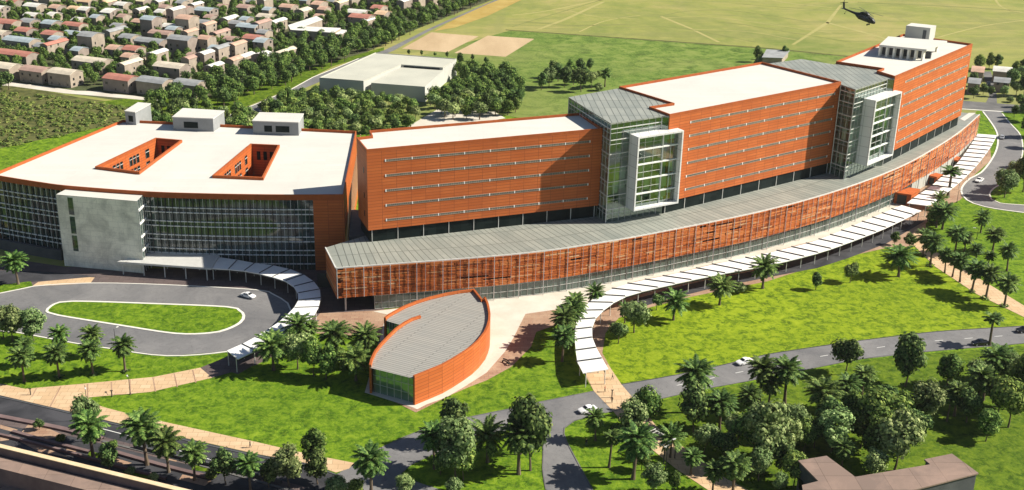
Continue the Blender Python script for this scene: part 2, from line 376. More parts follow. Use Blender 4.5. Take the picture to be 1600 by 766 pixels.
ip=spline([G2(*p) for p in isl+isl[:1]],2)
mb=MB();mb.poly(ip[:-1],.17);tag(mb.build('island_lawn','lawn'),kind='structure')
strip('kerb',ip,.75,.0,.22,'kerb')
road=[(525,742),(554,724),(598,699),(661,671.7),(739,651),(799,639),(839,629.5),(928,611.7),(971,601),(1061,585.6),(1144,567.3),(1200,554),(1330,534.5),(1461,518.8),(1600,509.7),(1750,499)]
rlow=[(1750,522),(1600,537),(1448,550),(1343,562),(1163,597),(1113,606),(1035,623),(975,639),(930,649),(897,658),(882,669),(881,678),(886,692),(926,766),(975,870),(862,870),(853,766),(848,733),(849,690),(842,672),(830,666),(800,670),(760,681),(700,700),(666,715),(640,728),(627,740),(640,750),(690,766),(720,800),(500,800)]
sheet('road',road+rlow,.055,'asphalt')
sheet('big_lawn',[(941,552),(946,521),(967,497),(1011,482),(1071,466),(1199,440),(1304,406),(1393,386),(1428,386),(1461,418),(1526,461),(1600,497),(1700,540)]+road[:8:-1]+[(971,601),(955,577)],.04,'big_lawn')
strip('kerb',spline([G2(*p) for p in road[1:8]],5),.2,.0,.14,'lane')
strip('kerb',spline([G2(*p) for p in road[8:]],5),.2,.0,.14,'street')
strip('kerb',spline([G2(*p) for p in rlow[:14]],5),.25,.0,.14,'lane')
strip('kerb',spline([G2(*p) for p in rlow[16:27]],5),.25,.0,.14,'lane')
mb=MB()
cl=resample(spline([G2(*p) for p in [(1010,612),(1090,596),(1160,581),(1250,563),(1340,548),(1450,534),(1600,523)]],4),26)
for i in range(0,26,2):
    a=offset(cl,-.08);b=offset(cl,.08);a2=lerp2(a[i],a[i+1],.55);b2=lerp2(b[i],b[i+1],.55)
    mb.face([(*a[i],.064),(*b[i],.064),(*b2,.064),(*a2,.064)][::-1])
tag(mb.build('lane_marking','mark'),kind='structure')
# west street
sheet('street',[(-250,577),(0,618),(112,644),(172,659),(400,710),(486,725),(525,741),(575,730),(640,747),(700,775),(640,900),(-400,900),(-250,700)],.045,'street')
st=[(-150,594),(0,621),(112,647),(172,662),(400,713),(486,729),(530,744)]
strip('kerb',spline([G2(*p) for p in st],5),.35,.0,.15,'dark_wall')
sheet('street_median',[(-150,622),(0,655),(120,672),(250,706),(400,741),(480,762),(470,768),(390,748),(240,714),(110,682),(0,664),(-150,634)],.06,'mauve')
strip('road_line',spline([G2(*p) for p in [(158,670),(200,681),(250,696),(330,719),(400,741)]],5),.2,.0,.07,'mark')
strip('kerb',spline([G2(*p) for p in [(160,690),(200,700),(290,722),(400,752),(450,766)]],5),.6,.0,.2,'lane')
for q in ([(44,664),(62,664),(105,683),(75,686),(30,680)],[(0,664),(28,672),(22,676),(0,670)],[(0,681),(18,680),(14,688),(0,690)],[(98,706),(108,700),(121,705),(112,710)],[(172,720),(183,717),(206,724),(190,729)],[(30,690),(70,700),(110,716),(60,706)],[(265,712),(282,716),(275,722),(262,719)],[(285,742),(330,752),(320,760),(280,750)]):
    sheet('paving_pad',q,.08,'brick')
for q in ([(190,736),(235,744),(245,752),(205,748)],[(140,706),(158,709),(152,717),(136,714)],[(300,727),(345,735),(350,741),(300,735)]):
    sheet('planting_strip',q,.09,'lawn2')
for L_,wd,hh,mt in ([[(-40,645),(60,664),(112,675),(160,688)],1.3,.5,'mauve_wall'],[[(20,676),(70,690),(140,708)],.8,.55,'mauve_wall'],[[(180,708),(250,728),(330,748)],1.0,.5,'mauve_wall'],[[(-40,672),(20,686),(90,704),(170,726),(260,750)],.6,.6,'mauve_wall'],[[(210,700),(290,720),(370,738),(440,756)],.5,.9,'dark_wall']):
    strip('low_kerb',spline([G2(*p) for p in L_],5),wd,0,hh,mt)
# paths
path=[(-200,566),(0,600),(39,608),(130.5,600),(240,589.5),(313,575),(331.6,590.8),(235,613),(143.6,621),(122,624),(167,638),(217,651),(400,691),(473,708),(554,724),(545,733),(525,739),(486,725.3),(400,709.6),(172,658.7),(112,644),(0,618),(-200,584)]
sheet('path',path,.075,'tan')
mb=MB()
for a,b in (((50,620),(57,607)),((78,636),(95,604)),((137,628),(137,600)),((175,620),(174,597)),((204,617),(203,593)),((243,612),(239,590)),((277,605),(272,583)),((306,598),(301,578))):
    mb.bar(g(*a,.085),g(*b,.085),.3,.02)
tag(mb.build('path_joint','brick'),kind='structure')
brick=[(971,601),(955,577),(941,552),(946,521),(967,497),(1011,482),(1071,466),(1199,440),(1304,406),(1393,386),(1428,386),(1445,352),(1462,330),(1500,313),(1512,300),(1516,280),(1549,250),(1545,210),(1391,322),(1291,358),(1199,388),(1016,428),(920,446),(800,462),(583,486),(500,490),(475,520),(595,527),(600,620),(650,645),(708,616),(736,604),(760,595),(799,573.6),(830,542),(838,519),(864,510),(900,500),(897,530),(905,570),(928,612)]
sheet('brick_paving',brick,.065,'brick')
sheet('crossing_path',[(912,578),(928,611.7),(956.7,641.7),(975,662.6),(1014,699),(1056,733),(1105.5,765.7),(1200,850),(1290,850),(1168,766),(1126,743.6),(1074,704),(1027,668),(993,627),(971,601),(950,570)],.08,'tan')
plaza=[(583,487),(800,463),(920,446),(1016,429),(1199,389),(1291,358),(1391,316),(1416,314),(1380,338),(1278,375),(1176,402),(1113,413),(1058,427),(993,440),(938,460),(912,480),(870,484),(821,491),(802,529),(789,550),(760,583),(735,599),(700,615),(652,640),(575,614),(590,545),(600,505),(640,500)]
sheet('plaza',plaza,.085,'pale')
east=[(1428,384),(1461,417),(1526,460),(1600,496),(1700,540),(1700,520),(1600,478),(1539,441),(1495,415),(1452,386),(1446,350),(1428,360)]
sheet('canopy_paving',[(313,575),(360,556),(400,543),(440,528),(468,503),(500,500),(482,520),(440,550),(400,571),(331.6,590.8)],.08,'mauve')
sheet('walkway_shade_paving',[(985,470),(1058,449),(1113,436),(1176,424),(1278,397),(1345,371),(1409,344),(1445,346),(1385,381),(1325,404),(1278,419),(1200,434),(1105,453),(1025,473),(985,487)],.095,'street')  # dark paving sheet that paints in the long canopy's shade on the ground
sheet('palm_path',east,.085,'tan')
# east loop road
el=[(1530,168),(1535.7,174.8),(1548,191),(1557.7,208),(1558.6,228),(1550,248.6),(1533,270),(1516,279),(1505,290),(1502,300),(1510.7,313),(1539,323.6),(1599.5,332.7),(1720,346)]
er=[(1720,330),(1600,321),(1563,318),(1549,312),(1546,304),(1552,295),(1565,287),(1585,268),(1595,250),(1598,232),(1594,211),(1579,194),(1566,178),(1558,166)]
sheet('loop_road',el+er,.07,'asphalt')
strip('kerb',spline([G2(*p) for p in el[1:]],4),.6,.0,.16,'kerb')
strip('kerb',spline([G2(*p) for p in er[:-1]],4),.5,.0,.16,'kerb')
sheet('cross_street',[(1495,157),(1545,161),(1700,172),(1700,180),(1600,176),(1545,172.5),(1495,169)],.09,'lane')
sheet('side_drive',[(1540,162),(1546,150),(1541,132),(1535,112),(1548,112),(1556,135),(1558,163)],.08,'lane')
strip('pavement',[G2(*p) for p in [(1500,170.5),(1560,174.5),(1700,182)]],1.2,.0,.14,'kerb')
# road to the town
sheet('town_road',[(300,222),(362,178.7),(455,140),(489,121),(560,92),(600,79),(638,61),(668,46),(698,32.6),(760,6),(800,-12),(806,-10),(764,6),(704,33),(676,46),(646,62),(616,79),(575,96),(500,128),(457,146),(435,162),(410,178.7),(380,215)],.06,'asphalt')
strip('kerb',[G2(*p) for p in [(300,222),(362,178.7),(455,140),(489,121),(560,92)]],.5,0,.15,'kerb')
sheet('town_lane',[(-150,117),(20,129),(70,135),(118,142),(155,143),(165,146),(210,150),(256,157),(240,158),(150,150),(100,146),(20,135),(-150,124)],.06,'pale')
# ------------------------------------------------------------------ hospital: ward blocks, atria, podium
ZP,ZO=13.4,17.1
hosp=thing('hospital_building','long orange hospital of stepped slabs with two glass atria on a curved slatted podium','hospital')
def inset(poly,d):
    if area(poly)<0: poly=list(reversed(poly))
    n=len(poly);out=[]
    for i in range(n):
        p0,p1,p2=Vector(poly[i-1]),Vector(poly[i]),Vector(poly[(i+1)%n])
        a=(p1-p0).normalized();b=(p2-p1).normalized()
        na=Vector((-a.y,a.x));nb=Vector((-b.y,b.x))
        k=(na+nb);den=1+na.dot(nb)
        k=k/den if den>.2 else k
        out.append((p1.x+k.x*d,p1.y+k.y*d))
    return out
def parapet(poly,z0,z1,t):
    mb=MB();i=inset(poly,t)
    o=poly if area(poly)>0 else list(reversed(poly))
    mb.wall(o,z0,z1,0,True);mb.wall(list(reversed(i)),z0,z1,0,True)
    n=len(o)
    for k in range(n):
        j=(k+1)%n
        mb.face([(*o[k],z1),(*o[j],z1),(*i[j],z1),(*i[k],z1)])
    return mb
def ward(poly,top,rows,s0,s1,step,ndiv,label):
    w=MB().wall(poly if area(poly)>0 else poly[::-1],ZO,top-.9,0,True)
    w.poly(poly,ZO,0,down=True)
    blk=w.build('ward_block','orange',hosp);blk['label']=label
    a,b=Vector(poly[0]),Vector(poly[1]);L=(b-a).length;t=(b-a)/L;n=Vector((t.y,-t.x))
    MB().poly(inset(poly,.4),top-.75).build('roof','white_roof',blk)
    parapet([tuple(p) for p in poly],top-.9,top,.32).build('parapet','orange_trim',blk)
    for r in range(rows):
        z=19.75+step*r;mb=MB()
        e0=s0*L+ (0 if r%2 else .0);e1=s1*L
        p0=a+t*e0;p1=a+t*e1
        for (za,zb,d,m) in ((z-.28,z+.28,.05,0),):
            q0=p0+n*d;q1=p1+n*d
            mb.face([(*q0,za),(*q1,za),(*q1,zb),(*q0,zb)],0,[(0,za),(e1-e0,za),(e1-e0,zb),(0,zb)])
        for zz in (z-.31,z+.31):
            mb.bar((*(p0+n*.04),zz),(*(p1+n*.04),zz),.12,.06,1)
        for k in range(ndiv+1):
            q=p0.lerp(p1,k/ndiv)+n*.05;mb.bar((*(q-t*.14),z),(*(q+t*.14),z),.14,.72,2)
        mb.build('window_strip',['slit','slit_frame','white_metal'],blk)
    ip=inset(poly,.5);base=MB().wall(ip,ZP,ZO+.01,0,True).build('base_glazing','dark_glass',blk)
    k=int(L/7.6)
    for i in range(k+1):
        q=a+t*(1.2+i*(L-2.4)/k)-n*.45
        MB().box((q.x,q.y),.16,.2,ZP,ZO,math.atan2(t.y,t.x)).build('column','mullion',blk)
    return blk
B1=[(-19.1,317.2),(49.4,338.8),(44.6,356.3),(-19.3,336.6),(-18.3,331.1),(-22.6,329.2)]
B2=[(69.4,341.2),(133.,381.9),(114.6,411.2),(59.3,375.5),(72.8,354.5),(64.7,350.2)]
B3=[(153.4,389.6),(201.3,441.9),(182.,460.4),(140.8,412.2),G2(1380,106.5,44.8),G2(1370,110.4,44.8)]
b1=ward(B1,41.2,5,.075,.945,4.44,8,'lower orange ward slab at the left end of the hospital')
b2=ward(B2,44.8,6,.115,.965,4.27,8,'middle orange ward slab between the two glass atria')
b3=ward(B3,44.8,6,.14,.965,4.27,9,'far right orange ward slab with a canopy on its roof')
# small windows in the shaded end of the first slab
mb=MB()
a,b=Vector(B1[5]),Vector(B1[0]);t=(b-a).normalized();n=Vector((t.y,-t.x))
for z in (34,26.5,21):
    q=a+t*8.5+n*.03;mb.box((q.x,q.y),.7,.12,z-.8,z+.8,math.atan2(t.y,t.x))
mb.build('end_window','dark_glass',b1)
# --- atria
def atrium(poly,top,front,side,levels,label,core):
    if area(poly)<0: poly=poly[::-1]
    gl=MB().wall(poly,ZP,top-.25,0,True).build('glass_atrium','glass',hosp);gl['label']=label
    MB().prism(inset(poly,-.15),top-.25,top+.15).build('roof','grey_roof',gl)
    ip=inset(poly,.5)
    for z in levels: MB().prism(ip,z-.35,z).build('floor_slab','slab',gl)
    MB().wall(core,ZP,top-.6,0,True).build('core_wall','interior',gl)
    mb=MB()
    for P,Q in (front,side):
        P=Vector(P);Q=Vector(Q);L=(Q-P).length;t=(Q-P)/L;n=Vector((t.y,-t.x));k=max(2,int(round(L/2.2)))
        for i in range(k+1):
            q=P+t*(L*i/k)+n*.06;w=.22 if i in(0,k) else .10
            mb.bar((*q,ZP),(*q,top-.1),w,w)
        for z in levels:
            for dz,h in ((0,.24),(-1.3,.08)):
                mb.bar((*(P+n*.06),z+dz),(*(Q+n*.06),z+dz),.16,h)
    mb.build('mullion','mullion',gl)
    rg=random.Random(int(top*10));mb=MB()
    for P,Q in (front,side):
        P=Vector(P);Q=Vector(Q);L=(Q-P).length;t=(Q-P)/L;n=Vector((t.y,-t.x));k=max(2,int(round(L/2.2)))
        for z in levels[:-1]:
            for i in range(k):
                if rg.random()<.74:
                    h=rg.choice([3.7,3.7,2.4,1.2]);a=P+t*(L*(i+.06)/k)-n*.9;b=P+t*(L*(i+.94)/k)-n*.9
                    if i in (0,k-1): continue
                    mb.face([(*a,z+3.85-h),(*b,z+3.85-h),(*b,z+3.85),(*a,z+3.85)])
    mb.build('reflection_panels','blind',gl)  # added panels that imitate pale reflections in the atrium glass
    return gl
lv=[17.4+4.3*i for i in range(6)]+[42.3]
A1=[(51.,333.7),(67.2,341.8),(69.2,341.5),(64.5,350.2),(72.6,354.6),(59.2,375.3),(42.,364.)]
g1=atrium(A1,44.0,((51.,333.7),(67.2,341.8)),((42.,364.),(51.,333.7)),lv,'left glass atrium with square framed bay',[(54.5,340.5),(65.,345.7),(58,361),(47.5,356)])
pA=G2(1206,96.3,44.5);pB=G2(1253,90,44.5);pC=G2(1306,99,44.5)
A2=[(135.6,375.3),(151.,389.7),(153.2,389.7),G2(1370,110.6,44.8),G2(1380,106.7,44.8),(140.6,412.2),pC,pB,pA,(114.8,411.),(132.9,382.2)]
g2=atrium(A2,43.75,((135.6,375.3),(151.,389.7)),((132.7,380.9),(135.6,375.3)),lv,'right glass atrium with narrow framed bay',[(139.5,384),(147,391),(141,399),(133,392)])
# --- projecting framed bays
def bay(gl,P,Q,corners,name):
    P=Vector(P);Q=Vector(Q);t=(Q-P).normalized();n=Vector((t.y,-t.x));D=4.2
    o=P+n*D
    c=[rp(x,y,o,n) for x,y in corners]     # left top, right top, right bottom, left bottom
    u=[(Vector((q.x,q.y))-o).dot(t) for q in c]
    u0=(u[0]+u[3])/2;u1=(u[1]+u[2])/2;z1=(c[0].z+c[1].z)/2;z0=(c[2].z+c[3].z)/2
    W=lambda u,d,z:((o+t*u-n*d).x,(o+t*u-n*d).y,z)
    T=.5;mb=MB()
    def slab(ua,ub,za,zb,d0,d1):
        q=[W(ua,d0,0)[:2],W(ub,d0,0)[:2],W(ub,d1,0)[:2],W(ua,d1,0)[:2]];mb.prism(q,za,zb,bottom=True)
    slab(u0,u0+T,z0,z1,0,D);slab(u1-T,u1,z0,z1,0,D)
    slab(u0+T,u1-T,z0,z0+T,0,D);slab(u0+T,u1-T,z1-T,z1,0,D)
    bf=mb.build('framed_bay','bay_frame',hosp)
    q=[W(u0+T,1.9,z0+T),W(u1-T,1.9,z0+T),W(u1-T,1.9,z1-T),W(u0+T,1.9,z1-T)]
    w=u1-u0-2*T
    MB().face(q,0,[(0,0),(w,0),(w,z1-z0),(0,z1-z0)]).build('bay_glass','glass',bf)
    mb=MB();k=max(3,int(round((z1-z0)/4.4)))
    for i in range(1,k):
        z=z0+(z1-z0)*i/k;mb.bar(W(u0+T,1.7,z),W(u1-T,1.7,z),.4,.38)
    for f,wd in ((.22,.09),(.42,.09),(.64,.36),(.83,.09)):
        uu=u0+T+w*f;mb.bar(W(uu,1.72,z0+T),W(uu,1.72,z1-T),wd,wd)
    for i in range(k):
        z=z0+(z1-z0)*(i+.45)/k;mb.bar(W(u0+T,1.75,z),W(u0+T+w*.64,1.75,z),.07,.07)
    mb.build('mullion','white_metal',bf)
    for i in range(1,k):
        z=z0+(z1-z0)*i/k
        MB().prism([W(u0+T,2.1,0)[:2],W(u1-T,2.1,0)[:2],W(u1-T,D-.05,0)[:2],W(u0+T,D-.05,0)[:2]],z-.3,z,bottom=True).build('floor_slab','slab',bf)
    MB().prism([W(u0+T+w*.66,3.4,0)[:2],W(u0+T+w*.97,3.4,0)[:2],W(u0+T+w*.97,3.7,0)[:2],W(u0+T+w*.66,3.7,0)[:2]],z0+T,z1-T-.02).build('partition','interior',bf)
    rg=random.Random(int(z1*10));mb=MB()
    for i in range(k):
        z=z0+T+(z1-z0-T)*i/k
        for j in range(7):
            if rg.random()<.75:
                h=rg.choice([3.2,3.2,1.9,1.]);ua=u0+T+w*(j+.08)/7.2;ub=u0+T+w*(j+.92)/7.2
                mb.face([W(ua,2.5,z+3.5-h),W(ub,2.5,z+3.5-h),W(ub,2.5,z+3.5),W(ua,2.5,z+3.5)])
    mb.build('reflection_panels','blind',bf)  # added panels that imitate pale reflections in the bay glass
    return bf
bay(g1,(51.,333.7),(67.2,341.8),[(997,214),(1068.4,205),(1060.3,317),(991,331)],'bay')
bay(g2,(135.6,375.3),(151.,389.7),[(1369.2,157.5),(1410,143),(1395,243),(1354.3,259.6)],'bay')
# --- roof canopy and stair core on the far slab
cz=43.9+.15
q=[G2(1374,70,48.2),G2(1448,77.5,48.2),G2(1480,64,48.2),G2(1388,57,48.2)]
cn=MB().prism(q,47.5,48.2,bottom=True).build('roof_canopy','white_roof',hosp)
for i in range(7):
    p=lerp2(q[0],q[1],(i+.25)/6.6);MB().box((p[0]+.2,p[1]+.5),1.3,.7,cz,47.5,R(40)).build('column','concrete',cn)
for i in range(3):
    p=lerp2(q[3],q[2],(i+.5)/3);MB().box((p[0],p[1]-.8),1.,.7,cz,47.5,R(40)).build('column','concrete',cn)
qa=[lerp2(q[0],q[3],.25),lerp2(q[1],q[2],.25)]
MB().prism([qa[0],qa[1],lerp2(qa[1],q[2],.05),lerp2(qa[0],q[3],.05)],cz,46.6).build('plant_screen','dark_wall',cn)
s=[G2(1416,40,49.6),G2(1454,44,49.6),G2(1463,40,49.6),G2(1424.5,36,49.6)]
sc=MB().prism(s,0,49.6,0,1).build('stair_core',['annex','white_roof'],hosp)
d=Vector(s[1])-Vector(s[0]);dn=Vector((d.y,-d.x)).normalized()*.06
p=Vector(s[0]).lerp(Vector(s[1]),.72)+dn;q2=Vector(s[0]).lerp(Vector(s[1]),.86)+dn
MB().face([(*p,44.9),(*q2,44.9),(*q2,48.6),(*p,48.6)]).build('door','dark_wall',sc)
# --- podium
PO=spline([G2(*p,ZP) for p in [(524.6,419),(800,397.6),(943.6,378.2),(1085,352),(1200,327.5),(1304.4,298.8),(1399.7,263.6),(1461,231),(1500,205),(1530,179)]],1.5)
back=[(208,461),(196,450),(150,400),(110,375),(55,352),(-10,332),(-31.1,313.3)]
def bk(p):  # point of the podium's rear edge behind an outer point
    best=None
    for a,b in zip(back,back[1:]):
        for k in range(21):
            q=lerp2(a,b,k/20);dd=math.dist(p,q)
            if best is None or dd<best[0]: best=(dd,q)
    return best[1]
mb=MB();u=0
n=len(PO);bks=resample(list(reversed(back)),n-1)
L=0
for i in range(n-1):
    l=math.dist(PO[i],PO[i+1])
    a,b,c,d_=PO[i],PO[i+1],bks[i+1],bks[i]
    mb.face([(*a,ZP),(*b,ZP),(*c,ZP),(*d_,ZP)],0,[(L,0.2),(L+l,0.2),(L+l,math.dist(b,c)),(L,math.dist(a,d_))]);L+=l
pod=mb.build('podium','grey_roof',hosp)
pin=offset(PO,-.35)
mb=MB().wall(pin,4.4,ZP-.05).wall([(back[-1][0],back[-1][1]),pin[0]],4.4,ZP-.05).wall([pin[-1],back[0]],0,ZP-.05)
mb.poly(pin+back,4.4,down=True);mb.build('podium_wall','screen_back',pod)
mb=MB();e=offset(PO,.12)
for i in range(n-1):
    mb.bar((*e[i],ZP+.02),(*e[i+1],ZP+.02),.3,.34)
mb.bar((*e[0],ZP+.02),(back[-1][0],back[-1][1],ZP+.02),.35,.36);mb.build('roof_edge','mullion',pod)
# slatted screen: loose rows of terracotta slats of random length with gaps
mb=MB();rng=random.Random(3)
arc=resample(offset(PO,.25),600);tot=plen(arc);stp=tot/600
def at(s_):
    k=max(0,min(599.999,s_/stp));i=int(k);return lerp2(arc[i],arc[i+1],k-i)
rows=18
for r in range(rows):
    z=4.75+(ZP-.35-4.75)*r/(rows-1);s_=rng.random()*2
    while s_<tot-1:
        l=rng.choice([2.4,3.2,4.8,6.4,8.]);e_=min(tot,s_+l)
        if rng.random()>.025:
            dd=rng.uniform(0,.06);zz=z+rng.uniform(-.05,.05);hh=rng.choice([.34,.37,.40])
            a=at(s_+.03);b=at(e_-.03);t=Vector((b[0]-a[0],b[1]-a[1])).normalized();nn=Vector((t.y,-t.x))*dd
            mb.bar((a[0]+nn.x,a[1]+nn.y,zz),(b[0]+nn.x,b[1]+nn.y,zz),.10,hh)
        s_=e_+ (0 if rng.random()<.9 else rng.uniform(.1,.35))
a0=back[-1];b0=PO[0]
for r in range(rows):
    z=4.75+(ZP-.35-4.75)*r/(rows-1)
    mb.bar((*lerp2(a0,b0,.02),z),(*lerp2(a0,b0,.99),z),.10,.4)
mb.build('slatted_screen','slat',pod)
mb=MB()
for k in range(int(tot/2.45)+1):
    q=at(k*2.45+.2);t=Vector(at(k*2.45+.5))-Vector(q)
    nn=Vector((t.y,-t.x)).normalized()*(.27)
    big=k%3==0
    mb.bar((q[0]+nn.x,q[1]+nn.y,0.1 if big and 60<k*2.45+70 and k>6 else 4.5),(q[0]+nn.x,q[1]+nn.y,ZP-.1),.2 if big else .1,.2 if big else .1)
mb.build('screen_post','white_metal',pod)
gz=[p for p in pin if p[0]>G2(583,490)[0]+.1]
gl_=MB().wall(offset(gz,.02),0,4.4).build('ground_glazing','green_glass',pod)
mb=MB();gg=resample(gz,int(plen(gz)/2));go=offset(gg,.1)
for i,p in enumerate(go): mb.bar((*p,0.05),(*p,4.35),.09,.09)
for z in (.25,2.1,4.2):
    for a,b in zip(go,go[1:]): mb.bar((*a,z),(*b,z),.1,.1)
mb.build('glazing_bar','mullion',gl_)
MB().wall([gz[0],(gz[0][0]-2,gz[0][1]+16)][::-1],0,4.4).wall([(gz[0][0]-3,gz[0][1]+14),(-34,316)][::-1],0,4.4).build('lobby_wall','interior_dark',pod)
for p in (PO[2],PO[9],PO[18]):
    MB().tube((p[0]+.6,p[1]+1.2,0),(p[0]+.6,p[1]+1.2,4.4),.25,.25,10).build('column','mullion',pod)
# right end: white wall under the screen and orange entrance boxes
for top,hh in (([(1392,299),(1415,291.5),(1432,294),(1418.5,303)],4.1),([(1445,272.5),(1457,268.5),(1468.5,272),(1458.5,275.5)],3.4),([(1478,247.5),(1490,243),(1499,245.5),(1496,250)],3.2)):
    q=[(G2(x,y,hh)[0]+.9,G2(x,y,hh)[1]-1.0) for x,y in top];eb=MB().prism(q,0,hh).build('entrance_box','orange',pod)
    a=Vector(q[0]);b=Vector(q[3]);dd=(b-a).normalized();nn=Vector((dd.y,-dd.x))*.05
    p1=a.lerp(b,.2)+nn;p2=a.lerp(b,.75)+nn
    MB().face([(*p1,.2),(*p2,.2),(*p2,hh-.6),(*p1,hh-.6)]).build('doorway','interior_dark',eb)
wl=[p for p in offset(PO,.02) if p[0]>G2(1418,305,0)[0]]
MB().wall(wl,0,4.38).build('end_wall','annex',pod)
MB().poly([G2(1500,186,ZP+.05),G2(1514,176.5,ZP+.05),G2(1525,176.5,ZP+.05),G2(1507,189,ZP+.05)],ZP+.05).build('terrace','white_roof',pod)

# ------------------------------------------------------------------ office wing at the left
wing=thing('office_wing','low broad wing with white roof, two sunken courts and a curved glass front','office wing')
ZW=24.
FR=spline([G2(*p,ZW) for p in [(-14,272.5),(0,275),(60,284.5),(110,290.8),(226,299.3),(320,302.6),(400,304),(470,304.4),(537,304)]],1.05)
BR=G2(556.7,204.8,ZW);BL=G2(192,187,ZW)
outl=FR+[BR,BL]
w1=[G2(x,y,ZW) for x,y in ((152.7,259.6),(216.2,267.5),(281.2,219.2),(244.1,216))]
w2=[G2(x,y,ZW) for x,y in ((335.5,273.5),(409,276.6),(434,227),(393,225.2))]
MB().poly(outl,ZW-.9,0,holes=(w1,w2)).build('roof','white_roof',wing)
parapet(outl,ZW-1.7,ZW,.32).build('parapet','orange_trim',wing)
sidewall=MB().wall([FR[-1],BR,BL,FR[0]],0,ZW-1.7).build('side_wall','orange',wing)
# sloping fins on the side facing the ward slab
mb=MB()
for i in range(26):
    p=lerp2(FR[-1],BR,(i+.5)/26);mb.bar((p[0]+.45,p[1],6),(p[0]+1.5,p[1]+.2,ZW-1.),.22,.5)
mb.build('side_fin','cream_cap',sidewall)
xr=G2(494,420)[0]
fg=[p for p in FR if p[0]<xr+.3];fs=[p for p in FR if p[0]>=xr-.7]
MB().wall(offset(fs,-.05),0,ZW-1.7).build('end_wall','orange',wing)
gi=offset(fg,-.5)
cw=MB().wall(gi,0,ZW-1.7).build('curtain_wall','curtain',wing)
mb=MB()
for i,p in enumerate(offset(fg,-.15)):
    if i%2==0: mb.bar((*p,.2),(*p,ZW-1.75),.12,.5)
mb.build('fin','dark_mullion',cw)
mb=MB()
for i,p in enumerate(offset(fg,-.42)):
    if i%2==1: mb.bar((*p,.2),(*p,ZW-1.75),.08,.08)
mb.build('mullion','white_metal',cw)
sb=offset(fg,-.28)
for f in range(6):
    for dz in (-.65,.85):
        z=1.2+4.3*f+dz
        if z<1 or z>22: continue
        mb=MB();
        for a,b in zip(sb,sb[1:]): mb.bar((*a,z),(*b,z),.42,.21)
        mb.build('sunshade','white_metal',cw)
# planter wall in front of the left bay
pw=offset([p for p in FR if p[0]<G2(97,417)[0]],1.6)
MB().prism(pw+list(reversed(offset(pw,-1.2))),0,3.2).build('plinth','dark_wall',wing)
# concrete stair block
cq=[G2(87.5,304,22.8),G2(214,314.5,22.8),G2(226.4,301.8,22.8),G2(110,292.5,22.8)]
blk=MB().wall([cq[3],cq[0],cq[1]],0,22.8).build('concrete_block','concrete',wing)
e=Vector(cq[1]);f_=Vector(cq[2])
MB().poly(cq,22.82).build('roof','white_roof',blk)
side=MB().wall([cq[1],cq[2]],0,22.78).build('side_glazing','curtain',blk)
for z in (3,7.2,11.4,15.6,19.8):
    dd=(f_-e).normalized();nn=Vector((dd.y,-dd.x))*.15
    MB().bar((*(e+nn),z),(*(f_+nn),z),.4,.5).build('sunshade','white_metal',side)
mb=MB()
for k in range(5):
    p=e.lerp(f_,k/4)+nn;mb.bar((*p,0.2),(*p,22.7),.14,.14)
mb.build('mullion','mullion',side)
a,b=Vector(cq[0]),Vector(cq[1]);t=(b-a).normalized();nn=Vector((t.y,-t.x))*.04
for z0,z1 in ((5.2,10.2),(10.8,16.2),(16.8,22.2)):
    p=a+t*3.6+nn;q=a+t*5.3+nn
    ws=MB().face([(*p,z0),(*q,z0),(*q,z1),(*p,z1)],0,[(0,z0),(1.7,z0),(1.7,z1),(0,z1)]).build('slit_window','curtain',blk)
# sunken courts
for wq,k in ((w1,0),(w2,1)):
    ip=list(reversed(wq)) if area(wq)>0 else wq       # inward facing walls
    cw_=MB().wall(ip,8,ZW-.9,0,True).build('court_wall','orange',wing)
    MB().poly(wq,8).build('court_floor','dark_wall',cw_)
    o=inset(wq,-.6);ii=wq if area(wq)>0 else wq[::-1];o_=o
    mb=MB().wall(o_,ZW-.9,ZW,0,True).wall(list(reversed(ii)),ZW-.9,ZW,0,True)
    m_=len(o_)
    for j in range(m_):
        mb.face([(*o_[j],ZW),(*o_[(j+1)%m_],ZW),(*ii[(j+1)%m_],ZW),(*ii[j],ZW)])
    mb.build('court_rim','orange_trim',cw_)
    P,Q=Vector(wq[0]),Vector(wq[3]);L=(Q-P).length;t=(Q-P)/L;n_=Vector((t.y,-t.x))
    for u0,u1,cnt in ((.05,.12,1),(.22,.40,3),(.50,.68,3),(.78,.86,1)):
        mb=MB()
        for c_ in range(cnt):
            ua=u0+(u1-u0)*c_/cnt+.006;ub=u0+(u1-u0)*(c_+1)/cnt-.006
            for za,zb in ((ZW-5.2,ZW-2.2),(ZW-9.6,ZW-6.4)):
                a=P+t*L*ua+n_*.05;b=P+t*L*ub+n_*.05
                mb.face([(*a,za),(*b,za),(*b,zb),(*a,zb)],0);mb.bar((*(a+n_*.05),zb-.9),(*(b+n_*.05),zb-.9),.1,.14,1)
                mb.bar((*(a+n_*.05),za),(*(a+n_*.05),zb),.1,.1,1)
        mb.build('window',['dark_glass','mullion'],cw_)
    P,Q=Vector(wq[3]),Vector(wq[2]);t=(Q-P);n_=Vector((t.y,-t.x)).normalized()
    mb=MB()
    for u in (.25,.5,.75):
        a=P+t*(u-.07)+n_*.05;b=P+t*(u+.07)+n_*.05;mb.face([(*a,ZW-5.4),(*b,ZW-5.4),(*b,ZW-2.4),(*a,ZW-2.4)])
    mb.build('window','dark_glass',cw_)
